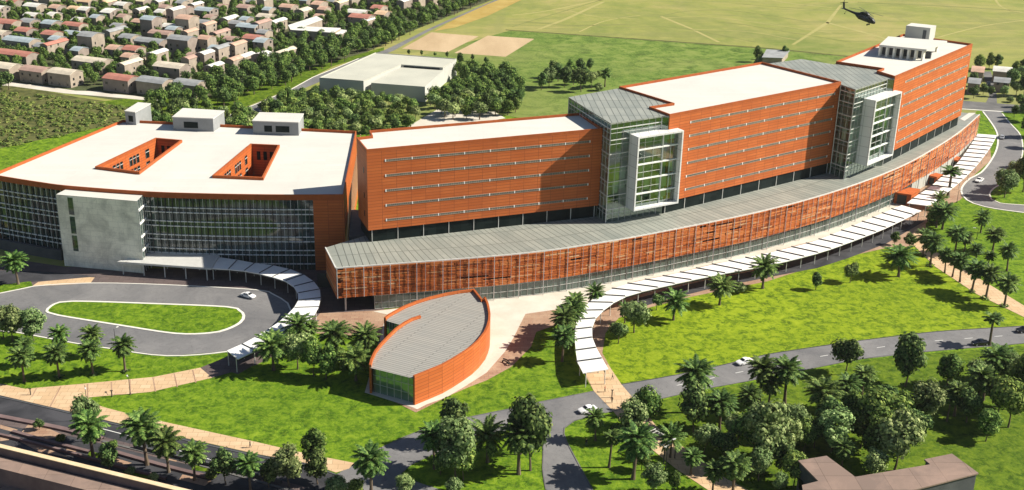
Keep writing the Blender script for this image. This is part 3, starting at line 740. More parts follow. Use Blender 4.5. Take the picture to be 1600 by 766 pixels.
# plant rooms behind the rear parapet
for q,doors in (([(195,173),(211,175),(235,161.7),(216,160)],((.3,.75),)),([(269.5,182.5),(332.5,185),(350,173),(286,169)],((.27,.62),)),([(394.5,188.5),(466,191),(474,177.5),(406,175.5)],((.25,.42),(.5,.8)))):
    zt=ZW+3.9;pq=[G2(x,y,zt) for x,y in q]
    pr_=MB().wall(pq,0,zt-.3,0,True).build('plant_room','plant_wall',wing)
    MB().prism(inset(pq,-.15),zt-.3,zt).build('roof','white_roof',pr_)
    a,b=Vector(pq[0]),Vector(pq[1]);dd=b-a;nn=Vector((dd.y,-dd.x)).normalized()*.06
    for u0,u1 in doors:
        p=a+dd*u0+nn;r=a+dd*u1+nn
        MB().face([(*p,ZW+.1),(*r,ZW+.1),(*r,ZW+2.3),(*p,ZW+2.3)]).build('louvre_panel','dark_glass',pr_)
# link between the wing and the hospital
lk=thing('link_bridge','low dark glazed link tucked between the office wing and the hospital','link building')
MB().prism([(-25,322),(-19,324),(-21,345),(-26,345)],10,13.5).build('upper_volume','dark_wall',lk)
MB().prism([(-25.2,319),(-20.2,319.6),(-20,324),(-25,323)],5.5,9.2,0).build('lower_volume','annex',lk)
MB().wall([(-25,319.4),(-20,320)],0,5.5).build('glazing','dark_glass',lk)

# ------------------------------------------------------------------ leaf shaped pavilion
pv=thing('pavilion','leaf shaped orange pavilion with ribbed grey roof on the front lawn','pavilion')
ZV=7.8
pal=[(576.5,570),(579,560),(584.7,548),(594,536),(606.6,523),(618,512),(631,502.7),(643,496.5),(656,492.5)]
par=[(758.9,464),(763,472),(765,480),(766.5,490),(766,500),(763.5,509),(759,519),(749,531.5),(738,541.5),(724.6,550.7),(708,561),(691.7,570),(670,579),(647.8,587.7)]
pbo=[(599.8,496),(606,491),(614.9,486),(632,477),(650.5,469.8),(673,463),(697,457.4),(718,453.8),(738.3,451.4)]
g3=lambda L,z:[G2(x,y,z) for x,y in L]
WA,WR,WB=g3(pal,ZV),g3(par,ZV),g3(pbo,ZV)
notch=G2(752,468.4,ZV)
roofp=g3(pal[:6],ZV)+g3([(628,504.5),(604,497.5)],ZV)+WB[1:]+[notch]+WR
def thick(P,t,z0,z1):
    a=P;b=offset(P,-t);mb=MB()
    mb.wall(a,z0,z1);mb.wall(list(reversed(b)),z0,z1)
    for i in range(len(P)-1): mb.face([(*a[i],z1),(*a[i+1],z1),(*b[i+1],z1),(*b[i],z1)],1)
    for p,q in ((a[0],b[0]),(b[-1],a[-1])): mb.wall([q,p],z0,z1)
    return mb
u=Vector(G2(576.5,570,ZV))-Vector(G2(647.8,587.7,ZV))
mb=MB().poly(roofp,ZV-.75);
# run the ribs across the long axis
ax=(Vector(notch)-(Vector(WA[0])+Vector(WR[-1]))/2).normalized();ay=Vector((-ax.y,ax.x))
mb.uv=[[(Vector((x,y)).dot(ay),Vector((x,y)).dot(ax)) for x,y in f] for f in mb.uv]
mb.build('roof','pav_roof',pv)
thick(list(reversed(WA)),.55,0,ZV).build('curved_wall',['orange','orange_trim'],pv)
thick(list(reversed(WR)),.55,0,ZV).build('curved_wall',['orange','orange_trim'],pv)
thick(list(reversed(WB)),.55,0,ZV).build('curved_wall',['orange','orange_trim'],pv)
thick([WR[0],notch,WB[-1]][::-1],.5,0,ZV).build('end_wall',['orange','orange_trim'],pv)
def glaz(P,Q,back_,name='glass_front'):
    P=Vector(P);Q=Vector(Q);d=Q-P;nn=Vector((d.y,-d.x)).normalized()
    a=P-nn*back_;b=Q-nn*back_
    o=MB().face([(*a,0.05),(*b,0.05),(*b,ZV-.8),(*a,ZV-.8)],0,[(0,0),(d.length,0),(d.length,7),(0,7)]).build(name,'pav_glass',pv)
    mb=MB()
    for i in range(1,6):
        p=a.lerp(b,i/6)+nn*.05;mb.bar((*p,.05),(*p,ZV-.8),.1,.1)
    for z in (2.4,4.7): mb.bar((*(a+nn*.05),z),(*(b+nn*.05),z),.08,.08)
    mb.build('mullion','mullion',o)
glaz(Vector(WA[0])+Vector((.4,0)),Vector(WR[-1])+Vector((-.3,0)),1.0)
glaz(G2(602,497.5,ZV),G2(628,504.5,ZV),.6)
pb=inset([tuple(p) for p in g3([(577,612),(649,634.5),(691.7,619.5),(724.6,600.5),(749,575.5),(764,545),(765,520),(745,490),(640,500),(598,535)],0)],-1.0)
MB().prism(pb,0,.13).build('base_slab','pale',pv)

# ------------------------------------------------------------------ covered walkways
def canopy(root,Lp,Rp,z,n,post_side,posts=1,gap=.16,tilt=.04,bw=.27,pm='white_metal'):
    A=resample(Lp,n);B=resample(Rp,n)
    for i in range(n):
        l=math.dist(A[i],A[i+1])+math.dist(B[i],B[i+1]);f=1-gap/max(l/2,.5)
        a,b=A[i],B[i];c,d=lerp2(B[i],B[i+1],f),lerp2(A[i],A[i+1],f)
        top=[(*a,z+tilt),(*b,z+tilt),(*c,z-tilt*.5),(*d,z-tilt*.5)]
        mb=MB();lo=[(x,y,w-.22) for x,y,w in top]
        nz=(Vector(top[1])-Vector(top[0])).cross(Vector(top[2])-Vector(top[0])).z
        if nz<0: top=top[::-1];lo=lo[::-1]
        mb.face(top);mb.face(lo[::-1])
        for k in range(4): mb.face([lo[k],lo[(k+1)%4],top[(k+1)%4],top[k]])
        mb.build('roof_panel',pm,root)
    for i in range(0,n+1,posts):
        for P,Q in ((A,B),(B,A)):
            p=lerp2(P[i],Q[i],.12)
            MB().tube((p[0],p[1],0),(p[0],p[1],z-.2),.13,.11,8).build('post','mullion',root)
    for i in range(1,n):
        p,q=lerp2(B[i],A[i],1.05),lerp2(A[i],B[i],.97)
        MB().bar((*p,z+.1),(*q,z+.1),bw,.3).build('cross_beam','dark_mullion',root)
    mb=MB()
    for P,Q in ((A,B),(B,A)):
        E_=[lerp2(P[i],Q[i],.12) for i in range(n+1)]
        for a,b in zip(E_,E_[1:]): mb.bar((*a,z-.6),(*b,z-.6),.18,.7)
    mb.build('edge_beam','dark_mullion',root)
zc=4.
w_=thing('covered_walkway','long white canopy curving from the lawn road along the podium front','covered walkway',group=None)
Lp=spline(g3([(911,583),(903,569.7),(899.5,546),(898,524),(900,503),(908,487),(920,472.5),(938.4,460),(962,449.5),(993,440.5),(1058.5,427),(1113.3,413.5),(1176,401),(1235,387),(1278,375),(1345,348),(1409,320.5)],zc),2)
Rp_=spline(g3([(950.5,577),(946,568),(933,546),(925,525),(926,508),(932,496),(948.8,479.7),(964,470),(982.8,461.4),(1024.5,450.5),(1105.5,432.5),(1173,420),(1213,412),(1278,395.5),(1325,379.5),(1385,356),(1440,329)],zc),2)
canopy(w_,Lp,Rp_,zc,30,1)
w_=thing('covered_walkway','upper white slotted canopy beside the loop road at the far right','covered walkway')
Lp=spline(g3([(1417,317.5),(1432,306),(1450.7,294),(1474,274),(1495,255.7),(1513,232),(1527.7,208.7)],zc),2)
Rp_=spline(g3([(1451,322),(1469,309),(1500,284.4),(1521,264),(1537,245),(1549,228),(1558,211)],zc),2)
canopy(w_,Lp,Rp_,zc,17,1,2,gap=.45)
w_=thing('entrance_canopy','white flat porch canopy at the glass wing running into a curved walkway round the drive','canopy')
q=[G2(182.8,408.7,4.25),G2(330,419,4.25),G2(343,399,4.75),G2(236,394.5,4.75)]
up_=[(*q[0],4.25),(*q[1],4.25),(*q[2],4.75),(*q[3],4.75)];dn_=[(x,y,z-.6) for x,y,z in up_]
mb=MB().face(up_).face(dn_[::-1])
for k in range(4): mb.face([dn_[k],dn_[(k+1)%4],up_[(k+1)%4],up_[k]]);mb.build('porch_roof','white_metal',w_)
for i in range(5):
    for a,b,f in ((q[0],q[1],.06),(q[3],q[2],.9)):
        p=lerp2(lerp2(q[0],q[1],(i+.15)/4.4),lerp2(q[3],q[2],(i+.15)/4.4),f)
        MB().tube((p[0],p[1],0),(p[0],p[1],3.66+.5*f),.18,.16,8).build('post','mullion',w_)
Lp=spline(g3([(343,402),(372,406),(400,411.3),(439,416.5),(473,428),(496.6,446),(501,466),(491.5,492),(468,512),(437,531),(404,546),(371,561)],zc),2)
Rp_=spline(g3([(331,419.5),(366,421.5),(400,426.5),(444.4,438.5),(459,448),(466,460),(463,476),(439,500.5),(425,510),(403,524),(381,536),(354,547.8)],zc),2)
canopy(w_,Lp,Rp_,zc-.05,15,1,1,gap=.12,bw=.13,tilt=.02)

# ------------------------------------------------------------------ other buildings
an=thing('annex_building','large plain pale building with stepped flat roof behind the wards','annex')
pt=lambda x,y,z=8.2:G2(x,y,z)
hi=[pt(499,122.2),pt(568,127.4),pt(627,101.8),pt(692,106.5),pt(713.3,92.7),pt(586.7,83)]
lo_=[pt(580,127.8,7.7),pt(664,134,7.7),pt(694,107,7.7),pt(630,102.5,7.7)]
up=MB().wall(hi,0,8.2,0,True).poly(hi,8.2,1);up.build('main_block',['annex','annex_roof'],an)
lw=MB().wall(lo_,0,7.2,0,True).poly(lo_,7.2,1).build('low_block',['annex','annex_roof'],an)
a,b=Vector(hi[2]),Vector(hi[3]);d=b-a;nn=Vector((d.y,-d.x)).normalized()*.3
p=a+d*.06+nn;r=a+d*.93+nn;MB().face([(*p,7.3),(*r,7.3),(*r,8.0),(*p,8.0)]).build('clerestory','dark_glass',an)
parapet(hi,8.1,8.5,.3).build('parapet','annex_roof',an)

bb=thing('flat_roofed_building','low stepped building with worn brown flat roof among the trees','building')
q=g3([(1249.6,722),(1291,715),(1335.8,748),(1456,728),(1446.7,720),(1487,711.7),(1526,740.4),(1420,768),(1330,802),(1262,802),(1255,760.5),(1281,754)],6.7)
MB().wall(q if area(q)>0 else q[::-1],0,6.65,0,True).build('wall','dark_wall',bb)
MB().prism(inset(q,-.25),6.65,6.95).build('roof','brown_roof',bb)
a,b=Vector(G2(1249.6,722,6.7)),Vector(G2(1281,754,6.7));
mb=MB()
for u0,u1 in ((.1,.3),(.45,.65)):
    p=a.lerp(b,u0);r=a.lerp(b,u1);dd=(r-p).normalized();nn=Vector((dd.y,-dd.x))*.08
    for s_ in (nn,-nn): mb.face([(*(p+s_),1),(*(r+s_),1),(*(r+s_),3.4),(*(p+s_),3.4)])
mb.build('window','dark_glass',bb)
fb=thing('terrace_building','brown terrace building with cream parapet in the bottom left corner','building')
e0,e1=Vector(G2(-260,631,9)),Vector(G2(420,795.5,9));dd=(e1-e0).normalized();nn=Vector((dd.y,-dd.x))
def band(off,wd): return [tuple(e0+nn*off),tuple(e1+nn*off),tuple(e1+nn*(off+wd)),tuple(e0+nn*(off+wd))]
MB().prism(band(0,1.0),0,8.85,0).build('parapet','mauve_wall',fb)
MB().prism(band(-.08,1.16),8.85,9.0).build('coping','cream_cap',fb)
MB().prism(band(1.6,3.7),0,7.2,0,1).build('roof_terrace',['mauve_wall','brown_roof'],fb)
MB().prism(band(1.0,.6),0,6.2,0).build('gutter','dark_wall',fb)
p=Vector(G2(8,757,3.5))
MB().prism([tuple(p),tuple(p+dd*30),tuple(p+dd*30+nn*7),tuple(p+nn*7)],0,3.4,0,1).build('lower_roof',['mauve_wall','brown_roof'],fb)
MB().prism(band(5.3,30),0,.12,0).build('yard','dark_wall',fb)
# ------------------------------------------------------------------ houses of the town
TA=R(-26);FA=Vector((math.cos(TA),math.sin(TA)));FB=Vector((-FA.y,FA.x))
# kind F: long front to the viewer, eaves front; kind S: gable front, long sunlit side
#  x1,y1,x2,y2 front base (photo), roof colour, height m, depth m, kind
ROWS=[('front town row',[(-24,121,19,129,'cream',5.2,10,'F'),(29.5,126.4,69,133.3,'brown',5.,9,'F'),(74,132.7,113.4,138.3,'cream',5.4,9,'F'),(160,141.5,203,147,'red',5.2,9,'F'),(212.5,146.4,256.4,152,'grey',5.3,9,'F'),(269,150,308,156,'grey',5.3,9,'F')]),
('second town row',[(-12,98,46,106,'red',4.6,9,'F'),(111,111,162,119,'cream',5.,9,'F'),(183,121,197,124,'cream',5.8,14,'S'),(239,125,283,130,'cream',6.,9,'F'),(284,112,297,119,'brown',6.5,11,'S'),(309,107,320,115.7,'white',7.5,9,'S'),(331,100,343,108.5,'grey',8.,12,'S'),(357,95,368,102,'salmon',8.,11,'S'),(321,119,332,123.5,'white',4.5,10,'S'),(352,108,366,113,'salmon',4.5,10,'S'),(372,103,381,107,'white',4.5,10,'S')]),
('third town row',[(2.5,78,50,86,'blue',5.2,9,'F'),(66,89,75,93.5,'red',6.,16,'S'),(122,84,147,87,'grey',8.5,10,'F'),(165,93,181,97.5,'salmon',5.2,9,'F'),(191,95,213,100,'red',5.5,9,'F'),(229,99,242,106,'white',5.,12,'S'),(262,84,296,95,'grey',8.,9,'F'),(309,85,326,88.5,'salmon',7.5,8,'F'),(379,79,402,86,'red',6.5,9,'F'),(396,84,413,89,'blue',6.,9,'F'),(396,58,404,64,'brown',7.5,13,'S'),(393,104,416,111,'white',5.5,8,'S'),(428,101,437,106,'cream',5.5,16,'S')]),
('fourth town row',[(22.5,64,44,68,'red',5.2,9,'F'),(64,70,84,74.5,'red',5.5,9,'F'),(-22,66,5,70,'cream',4.5,9,'F'),(96,63,125,66,'blue',3.2,8,'F'),(161,65,174,70.5,'grey',5.5,15,'S'),(209,79,251,85.5,'grey',4.8,9,'F'),(231,66,264,70.5,'brown',4.6,8,'F'),(283,70,295,74,'salmon',6.5,10,'S'),(314,58,322,62,'salmon',6.5,10,'S'),(328,70,340,75,'brown',6,13,'S'),(185,72,206,77,'grey',4.5,9,'F'),(369,60,399,64,'blue',6.,9,'F'),(420,49,430,53,'white',5,13,'S')]),
('fifth town row',[(-10,50,22,55,'red',5.2,9,'F'),(30,49,49,52,'grey',5.,9,'F'),(64,53,83,56,'blue',5.4,9,'F'),(96,55,126,58.5,'red',5.2,8,'F'),(-30,54,-8,58,'red',4.5,9,'F'),(220,58,240,61,'blue',9,9,'F'),(251,53,275,56.5,'white',3.8,8,'F'),(275,57,297,59.5,'salmon',9,10,'F'),(261,42,273,45,'white',9,12,'S'),(343,44,357,48.5,'white',5,12,'S'),(205,46,222,49,'salmon',4,8,'F'),(400,39,420,43,'cream',4.5,9,'F'),(545,44,574,49,'red',6,10,'F')]),
('sixth town row',[(-10,31,2,34,'white',6,9,'F'),(36,25,60,28,'white',5.5,9,'F'),(36,36,55,38,'white',4,8,'F'),(72,37.5,83,39.5,'white',4.5,9,'F'),(76,26,90,29,'salmon',5.,9,'F'),(104,29,120,31,'peach',5,9,'F'),(120,30,136,32,'white',5,9,'F'),(111,42,124,44.5,'white',3.5,8,'F'),(157,36,174,40,'white',6,12,'F'),(208,30,219,32,'white',5,10,'S'),(241,32,254,35,'white',4.5,9,'F'),(294,24,305,27,'white',6,10,'S'),(304,33,329,37,'blue',6,9,'F'),(369,26,387,28.5,'brown',5,9,'F'),(436,25,455,28,'salmon',5,9,'F'),(460,29,475,33,'cream',4.5,10,'S'),(486,22,499,25,'salmon',5.5,11,'F'),(521,20,531,25,'pale',6,11,'S'),(541,33,568,38,'white',5,9,'F'),(564,45,574,51,'white',5,9,'S'),(579,27,594,30,'red',5,10,'F'),(585,36,600,40,'peach',5,10,'F')]),
('far town row',[(104,13,118,15,'cream',5,10,'F'),(120,16,140,19,'peach',5,9,'F'),(155,19,168,21,'peach',5.5,10,'S'),(178,22,194,24,'white',5,9,'F'),(61,15,80,17,'peach',8,10,'F'),(128,6,140,8,'peach',5,10,'F'),(165,9,189,12,'white',5,9,'F'),(42,11,55,13,'peach',7,9,'F'),(8,14,24,17,'red',4,9,'F'),(-6,8,4,12,'salmon',4,8,'F'),(213,15,225,18,'pale',5,10,'F'),(239,18,249,20,'white',5.5,10,'S'),(254,12,267,14.5,'red',5,9,'F'),(280,13,293,15,'white',5,9,'F'),(338,15,349,18,'peach',7.5,11,'S'),(369,12,380,14.5,'white',5,9,'F'),(402,19,414,22,'white',7,10,'S'),(475,4,500,7,'peach',5,9,'F'),(532,14,550,19,'white',6,11,'F'),(574,12,598,18,'salmon',7,10,'F'),(620,18,631,22,'white',6,12,'S'),(641,13,654,17,'red',6,11,'F'),(660,9,677,13,'brown',8,10,'F'),(310,9,322,11,'white',5,9,'F')])]
CN=dict(red='red',salmon='salmon',cream='cream',white='white',grey='dark grey',blue='blue grey',brown='brown',pale='pale yellow',peach='peach')
M['roof_peach']=two('peach_roof',(.56,.38,.24),(.70,.50,.33),.25,.85,.2)
foot=[]
def house(x1,y1,x2,y2,col,hgt,dep,kind,label,wins=True):
    p,q=g(x1,y1),g(x2,y2);m_=(p+q)/2;z=m_.y*CS+H*SN
    w=abs(x2-x1)/F*z/.86;hgt*=1.14
    o=thing('house',label,'house',(m_.x,m_.y,0),TA,'houses of the town')
    w=max(w,5.);hw=w/2
    foot.append((m_.x+FB.x*dep/2,m_.y+FB.y*dep/2,hw,dep/2))
    rise=min(1.5,.14*(dep if kind=='F' else w)+.25)
    # local: x along front, y to the back; ridge along x for F, along y for S
    NS=4;prof=[(-1+2*k/NS,1-(abs(-1+2*k/NS))**1.6) for k in range(NS+1)]
    mb=MB().wall([(-hw,0),(hw,0),(hw,dep),(-hw,dep)],0,hgt,0,True)
    top=lambda s_,e: (s_,e)
    rf=MB()
    if kind=='F':
        for x,sg in ((-hw,1),(hw,-1)):
            pts=[(x,dep/2+(dep/2)*a,hgt+rise*b_) for a,b_ in prof]
            mb.face(pts if sg<0 else pts[::-1])
        ey=.25;ex=.3
        P=[(dep/2+(dep/2+ey)*a,hgt+.06+rise*b_) for a,b_ in prof]
        for (ya,za),(yb,zb) in zip(P,P[1:]):
            rf.face([(-hw-ex,ya,za+.12),(hw+ex,ya,za+.12),(hw+ex,yb,zb+.12),(-hw-ex,yb,zb+.12)])
            rf.face([(-hw-ex,yb,zb-.06),(hw+ex,yb,zb-.06),(hw+ex,ya,za-.06),(-hw-ex,ya,za-.06)])
            for x in (-hw-ex,hw+ex): rf.face([(x,ya,za-.06),(x,yb,zb-.06),(x,yb,zb+.12),(x,ya,za+.12)])
        for y,zz in (P[0],P[-1]): rf.face([(-hw-ex,y,zz-.06),(hw+ex,y,zz-.06),(hw+ex,y,zz+.12),(-hw-ex,y,zz+.12)])
    else:
        for y,sg in ((0,1),(dep,-1)):
            pts=[(hw*a,y,hgt+rise*b_) for a,b_ in prof]
            mb.face(pts[::-1] if sg>0 else pts)
        ex=.25;ey=.3;P=[((hw+ex)*a,hgt+.06+rise*b_) for a,b_ in prof]
        for (xa,za),(xb,zb) in zip(P,P[1:]):
            rf.face([(xa,-ey,za+.12),(xb,-ey,zb+.12),(xb,dep+ey,zb+.12),(xa,dep+ey,za+.12)])
            rf.face([(xa,dep+ey,za-.06),(xb,dep+ey,zb-.06),(xb,-ey,zb-.06),(xa,-ey,za-.06)])
            for y in (-ey,dep+ey): rf.face([(xa,y,za-.06),(xb,y,zb-.06),(xb,y,zb+.12),(xa,y,za+.12)])
        for x,zz in (P[0],P[-1]): rf.face([(x,-ey,zz-.06),(x,dep+ey,zz-.06),(x,dep+ey,zz+.12),(x,-ey,zz+.12)])
    mb.build('wall',random.choice(['hwall','hwall','hwall2']),o);rf.build('roof','roof_'+col,o)
    if wins:
        rn=random.Random(int(x1*7+y1*13))
        fl=[1.5] if hgt<4.2 else ([1.4,3.9] if hgt<6.6 else [1.4,3.9,6.2])
        nx=max(2,int(w/4.2));sites=[]
        for zf in fl:
            for k in range(nx):
                if rn.random()<.62: sites.append(('f',-hw+w*(k+.5)/nx+rn.uniform(-.4,.4),zf))
            for k in range(max(1,int(dep/4.5))):
                if rn.random()<.6: sites.append(('s',dep*(k+.5)/max(1,int(dep/4.5)),zf))
        for kd,u,zf in sites[:9]:
            ww,hh=rn.choice([(.9,1.1),(1.1,1.2),(.8,1.4),(1.5,1.2)])
            if zf<1.6 and rn.random()<.3: hh=2.;zf=1.05
            wb=MB()
            if kd=='f': wb.box((u,-.02),ww,.1,zf-hh/2,zf+hh/2)
            else: wb.box((hw+.02,u),.1,ww,zf-hh/2,zf+hh/2)
            wb.build('window','house_glass',o)
    return o
for ri,(rname,L) in enumerate(ROWS):
    L=sorted(L,key=lambda r:r[0]);cnt={}
    for r in L: cnt[(r[4],r[7])]=cnt.get((r[4],r[7]),0)+1
    seen={}
    for r in L:
        k=(r[4],r[7]);i=seen.get(k,0);seen[k]=i+1
        shape='long house' if r[7]=='F' and abs(r[2]-r[0])>28 else ('tall house' if r[5]>=7 else ('gable fronted house' if r[7]=='S' else 'house'))
        where=rname if cnt[k]==1 else f'{rname}, {ORD[i]} of its colour from left'
        house(*r,f'{CN[r[4]]} roofed {shape} in the {where}',wins=ri<6)
# smaller houses in the gaps
rg=random.Random(17);gap=[]
for _ in range(4000):
    px,py=rg.uniform(4,560),rg.uniform(6,112)
    if py>112-max(0,px-300)*.32 or py>40 and px>440: continue
    x,y=G2(px,py)
    ok=True
    for fx,fy,hw,hd in foot:
        d=Vector((x-fx,y+4-fy))
        if abs(d.dot(FA))<hw+5.6 and abs(d.dot(FB))<hd+6.: ok=False;break
    if ok:
        wpx=(9 if py<50 else 12);hs=(px-wpx,py-.8,px+wpx*.2,py+.9,rg.choice(['brown','grey','salmon','cream','blue','brown','grey']),rg.uniform(4,6),8,'F')
        foot.append((x,y+4,4.5,4));gap.append(hs)
    if len(gap)>=34: break
gap.sort();cn={};tot_={}
for h_ in gap: tot_[h_[4]]=tot_.get(h_[4],0)+1
for h_ in gap:
    i=cn.get(h_[4],0);cn[h_[4]]=i+1
    house(*h_,f'small {CN[h_[4]]} roofed house in a gap between rows, {ORD[i]} such from left',wins=False)
# courtyard school building
sb_=thing('school_building','long white roofed building with two wings round a yard at the town edge','building',group=None)
q=g3([(455,47),(519,51.4),(531.6,44.5),(472.7,42),(503.4,30.7),(494,26),(450.8,40)],6)
MB().wall(q if area(q)>0 else q[::-1],0,5.9,0,True).build('wall','hwall',sb_)
MB().prism(inset(q,-.3),5.9,6.2).build('roof','roof_white',sb_)
q=g3([(531,46),(546,47.6),(533,54.5),(521,52.5)],4.6);MB().prism(q,0,4.6,0,1).build('low_annex',['hwall','roof_white'],sb_)
a=Vector(G2(455,47,6));b=Vector(G2(519,51.4,6))
for i in range(5):
    p=a.lerp(b,.12+.18*i);MB().box((p.x,p.y-.05),1.3,.5,1.4,2.9,math.atan2((b-a).y,(b-a).x)).build('window','house_glass',sb_)
foot.append((G2(475,48)[0],G2(475,48)[1],20,10))
# houses at the far right
for x1,y1,x2,y2,col,hh,dep,lab in ((1517,128,1532,131,'salmon',4.5,12,'pinkish roofed house behind the right end of the hospital'),(1552,127,1574,131,'white',4.5,10,'white roofed house among trees at the far right edge'),(1553,142,1572,147,'grey',4,9,'dark roofed house by the side drive at far right'),(1512,146,1526,150,'grey',4.5,10,'dark roofed house nearest the cross street behind the hospital')):
    h_=house(x1,y1,x2,y2,col,hh,dep,'F',lab);h_['group']='houses at the far right'
hb=thing('pavilion_house','low grey roofed shed on the meadow behind the hospital','shed')
q=[G2(1192,90,3.2),G2(1222,91,3.2),G2(1232,80,3.2),G2(1199,78,3.2)]
MB().wall(q if area(q)>0 else q[::-1],0,3.1,0,True).build('wall','hwall',hb);MB().prism(inset(q,-.5),3.1,3.4).build('roof','roof_grey',hb)

# ------------------------------------------------------------------ trees
def leafquad(mb,c,nrm,sz,rng,m=0):
    x=nrm.orthogonal().normalized();y=nrm.cross(x);a=rng.uniform(0,6.28)
    u=(x*math.cos(a)+y*math.sin(a))*sz;v=(y*math.cos(a)-x*math.sin(a))*sz*.7
    k=nrm*sz*.25
    mb.face([c-u-v*.4-k,c-u*.1-v,c+u*.9-v*.2-k*.6,c+u*.3+v,c-u*.6+v*.7],m)
def lobes(rng,n,rx,rz,zc,lr):
    out=[]
    for i in range(n):
        for _ in range(30):
            p=Vector((rng.uniform(-1,1),rng.uniform(-1,1),rng.uniform(-1,1)))
            if .35<p.length<1: break
        out.append((Vector((p.x*rx,p.y*rx,zc+p.z*rz)),lr*rng.uniform(.65,1.2)))
    return out
def crown(rng,L,per,sz,m=0,mb=None):
    mb=mb or MB()
    for c,r in L:
        for k in range(int(per*r*r)):
            d=Vector((rng.gauss(0,1),rng.gauss(0,1),rng.gauss(0,1)*.9+.15)).normalized()
            p=c+d*r*(rng.uniform(.7,1.12) if rng.random()<.82 else rng.uniform(1.1,1.42))
            nn=(d+Vector((rng.uniform(-.4,.4),rng.uniform(-.4,.4),rng.uniform(0,.6)))).normalized()
            leafquad(mb,p,nn,sz*rng.uniform(.6,1.35),rng,m)
    return mb
def trunk(rng,L,h0,r,m=0,mb=None,nl=6):
    mb=mb or MB();top=Vector((rng.uniform(-.2,.2),rng.uniform(-.2,.2),h0))
    mid=Vector((rng.uniform(-.15,.15),rng.uniform(-.15,.15),h0*.5))
    mb.tube((0,0,-.2),mid,r*1.25,r*.9,7,m,False);mb.tube(mid,top,r*.9,r*.75,7,m,False)
    for c,_ in rng.sample(L,min(nl,len(L))):
        k=top.lerp(c,.5)+Vector((0,0,-.1));mb.tube(top,k,r*.5,r*.3,5,m,False);mb.tube(k,c,r*.3,r*.08,5,m,False)
    return mb
# unit trees are 8 m tall; scaled per tree
TREE=[]
def broad(seed,rx,rz,zc,n,lr,per,sz,leaf,tr=.13,h0=2.0):
    rng=random.Random(seed);L=lobes(rng,n,rx,rz,zc,lr)
    return (trunk(rng,L,h0,tr).mesh('trunk_mesh','bark'),crown(rng,L,per,sz).mesh('crown_mesh',leaf))
TREE_R=[broad(11,1.75,2.2,4.7,24,.95,175,.24,'leaf'),broad(12,1.95,2.0,4.8,26,.95,170,.24,'leaf'),broad(13,1.6,2.4,4.6,24,.92,175,.24,'leaf'),broad(14,2.1,1.8,4.9,20,1.05,150,.25,'leaf_pale'),broad(15,1.5,2.5,4.5,30,.78,210,.22,'leaf')]
TREE_D=[broad(21,1.7,2.3,4.6,25,.9,180,.24,'leaf_dark'),broad(22,1.5,2.4,4.5,23,.9,180,.24,'leaf_dark'),broad(23,1.9,2.0,4.8,18,1.0,165,.25,'leaf_dark')]
TREE_P=[broad(31,2.0,2.2,4.6,30,.9,185,.22,'leaf_pale'),broad(32,2.15,2.05,4.7,32,.88,185,.22,'leaf_pale'),broad(33,1.8,2.4,4.6,36,.75,215,.2,'leaf_pale'),broad(34,2.3,1.9,4.9,26,.95,170,.23,'leaf')]
BUSH=[broad(41,1.9,1.7,3.0,18,1.1,130,.28,'leaf',.2,1.2),broad(42,1.8,1.9,3.0,18,1.1,130,.28,'leaf_pale',.2,1.2)]
def bump_tree(seed,leaf):   # small distant tree in one mesh
    rng=random.Random(seed);L=lobes(rng,9,1.9,1.9,5.2,1.5)
    mb=crown(rng,L,58,.38);trunk(rng,L,2.6,.22,1,mb,3);return mb.mesh('tree_mesh',[leaf,'bark'])
FAR=[bump_tree(51,'leaf'),bump_tree(52,'leaf_dark'),bump_tree(53,'leaf'),bump_tree(54,'leaf_dark'),bump_tree(55,'leaf_pale')]
def palm(seed,th,nf,fl,droop,leafw=.75):
    rng=random.Random(seed);mb=MB();lean=Vector((rng.uniform(-.3,.3),rng.uniform(-.3,.3),0))
    for k in range(5):
        a,b=k/5,(k+1)/5
        mb.tube(lean*a*a+Vector((0,0,th*a-.2)),lean*b*b+Vector((0,0,th*b-.2*(k<0))),.25-.07*a+(.1 if k==0 else 0),.25-.07*b,8,0,k==4)
    tr=mb.mesh('palm_trunk_mesh','bark');top=lean+Vector((0,0,th-.1));cr=MB()
    for i in range(nf):
        az=i*2.39996+rng.uniform(-.25,.25);f=(i+.5)/nf
        el=R(82)-f*R(droop)+rng.uniform(-.12,.12);ln=fl*rng.uniform(.85,1.08)*(.8+.2*math.sin(math.pi*min(1,f+.2)))
        hd=Vector((math.cos(az),math.sin(az),0));P=[];p=top.copy();e=el
        for s_ in range(8):
            P.append(p.copy());d=hd*math.cos(e)+Vector((0,0,math.sin(e)));p=p+d*ln/7;e-=R(5+6*(1-f))
        sd=Vector((-hd.y,hd.x,0))
        for s_ in range(7):
            for j in (0,.34,.67):
                t=s_+j
                if t<.6: continue
                a=P[s_].lerp(P[min(s_+1,7)],j);d=(P[min(s_+1,7)]-P[s_]).normalized() if s_<7 else d
                up=sd.cross(d)
                if up.z<0: up=-up
                w=leafw*.85*math.sin(math.pi*min(.97,(t+.6)/7.6))+.12
                for sg in (-1,1):
                    tip=a+sd*sg*w+d*w*.55-up*w*.12-Vector((0,0,w*rng.uniform(.0,.3)))
                    cr.face([a-d*.12,a+d*.16,tip])
    return tr,cr.mesh('palm_crown_mesh','frond')
PALM=[palm(61,5.5,60,3.2,128,.6),palm(62,5.7,64,3.3,136,.6),palm(63,5.3,56,3.2,122,.6)]      # about 8.6 m tall, full
SLIM=[palm(71,7.2,26,2.3,100,.5),palm(72,7.0,28,2.4,112,.5)]
FANP=[palm(81,4.4,50,3.9,112,.66),palm(82,4.1,46,4.0,105,.66)]                      # broad feathery
def top_of(pairs):
    for tr,cr in pairs: yield max(v.co.z for v in cr.vertices)
HT={}
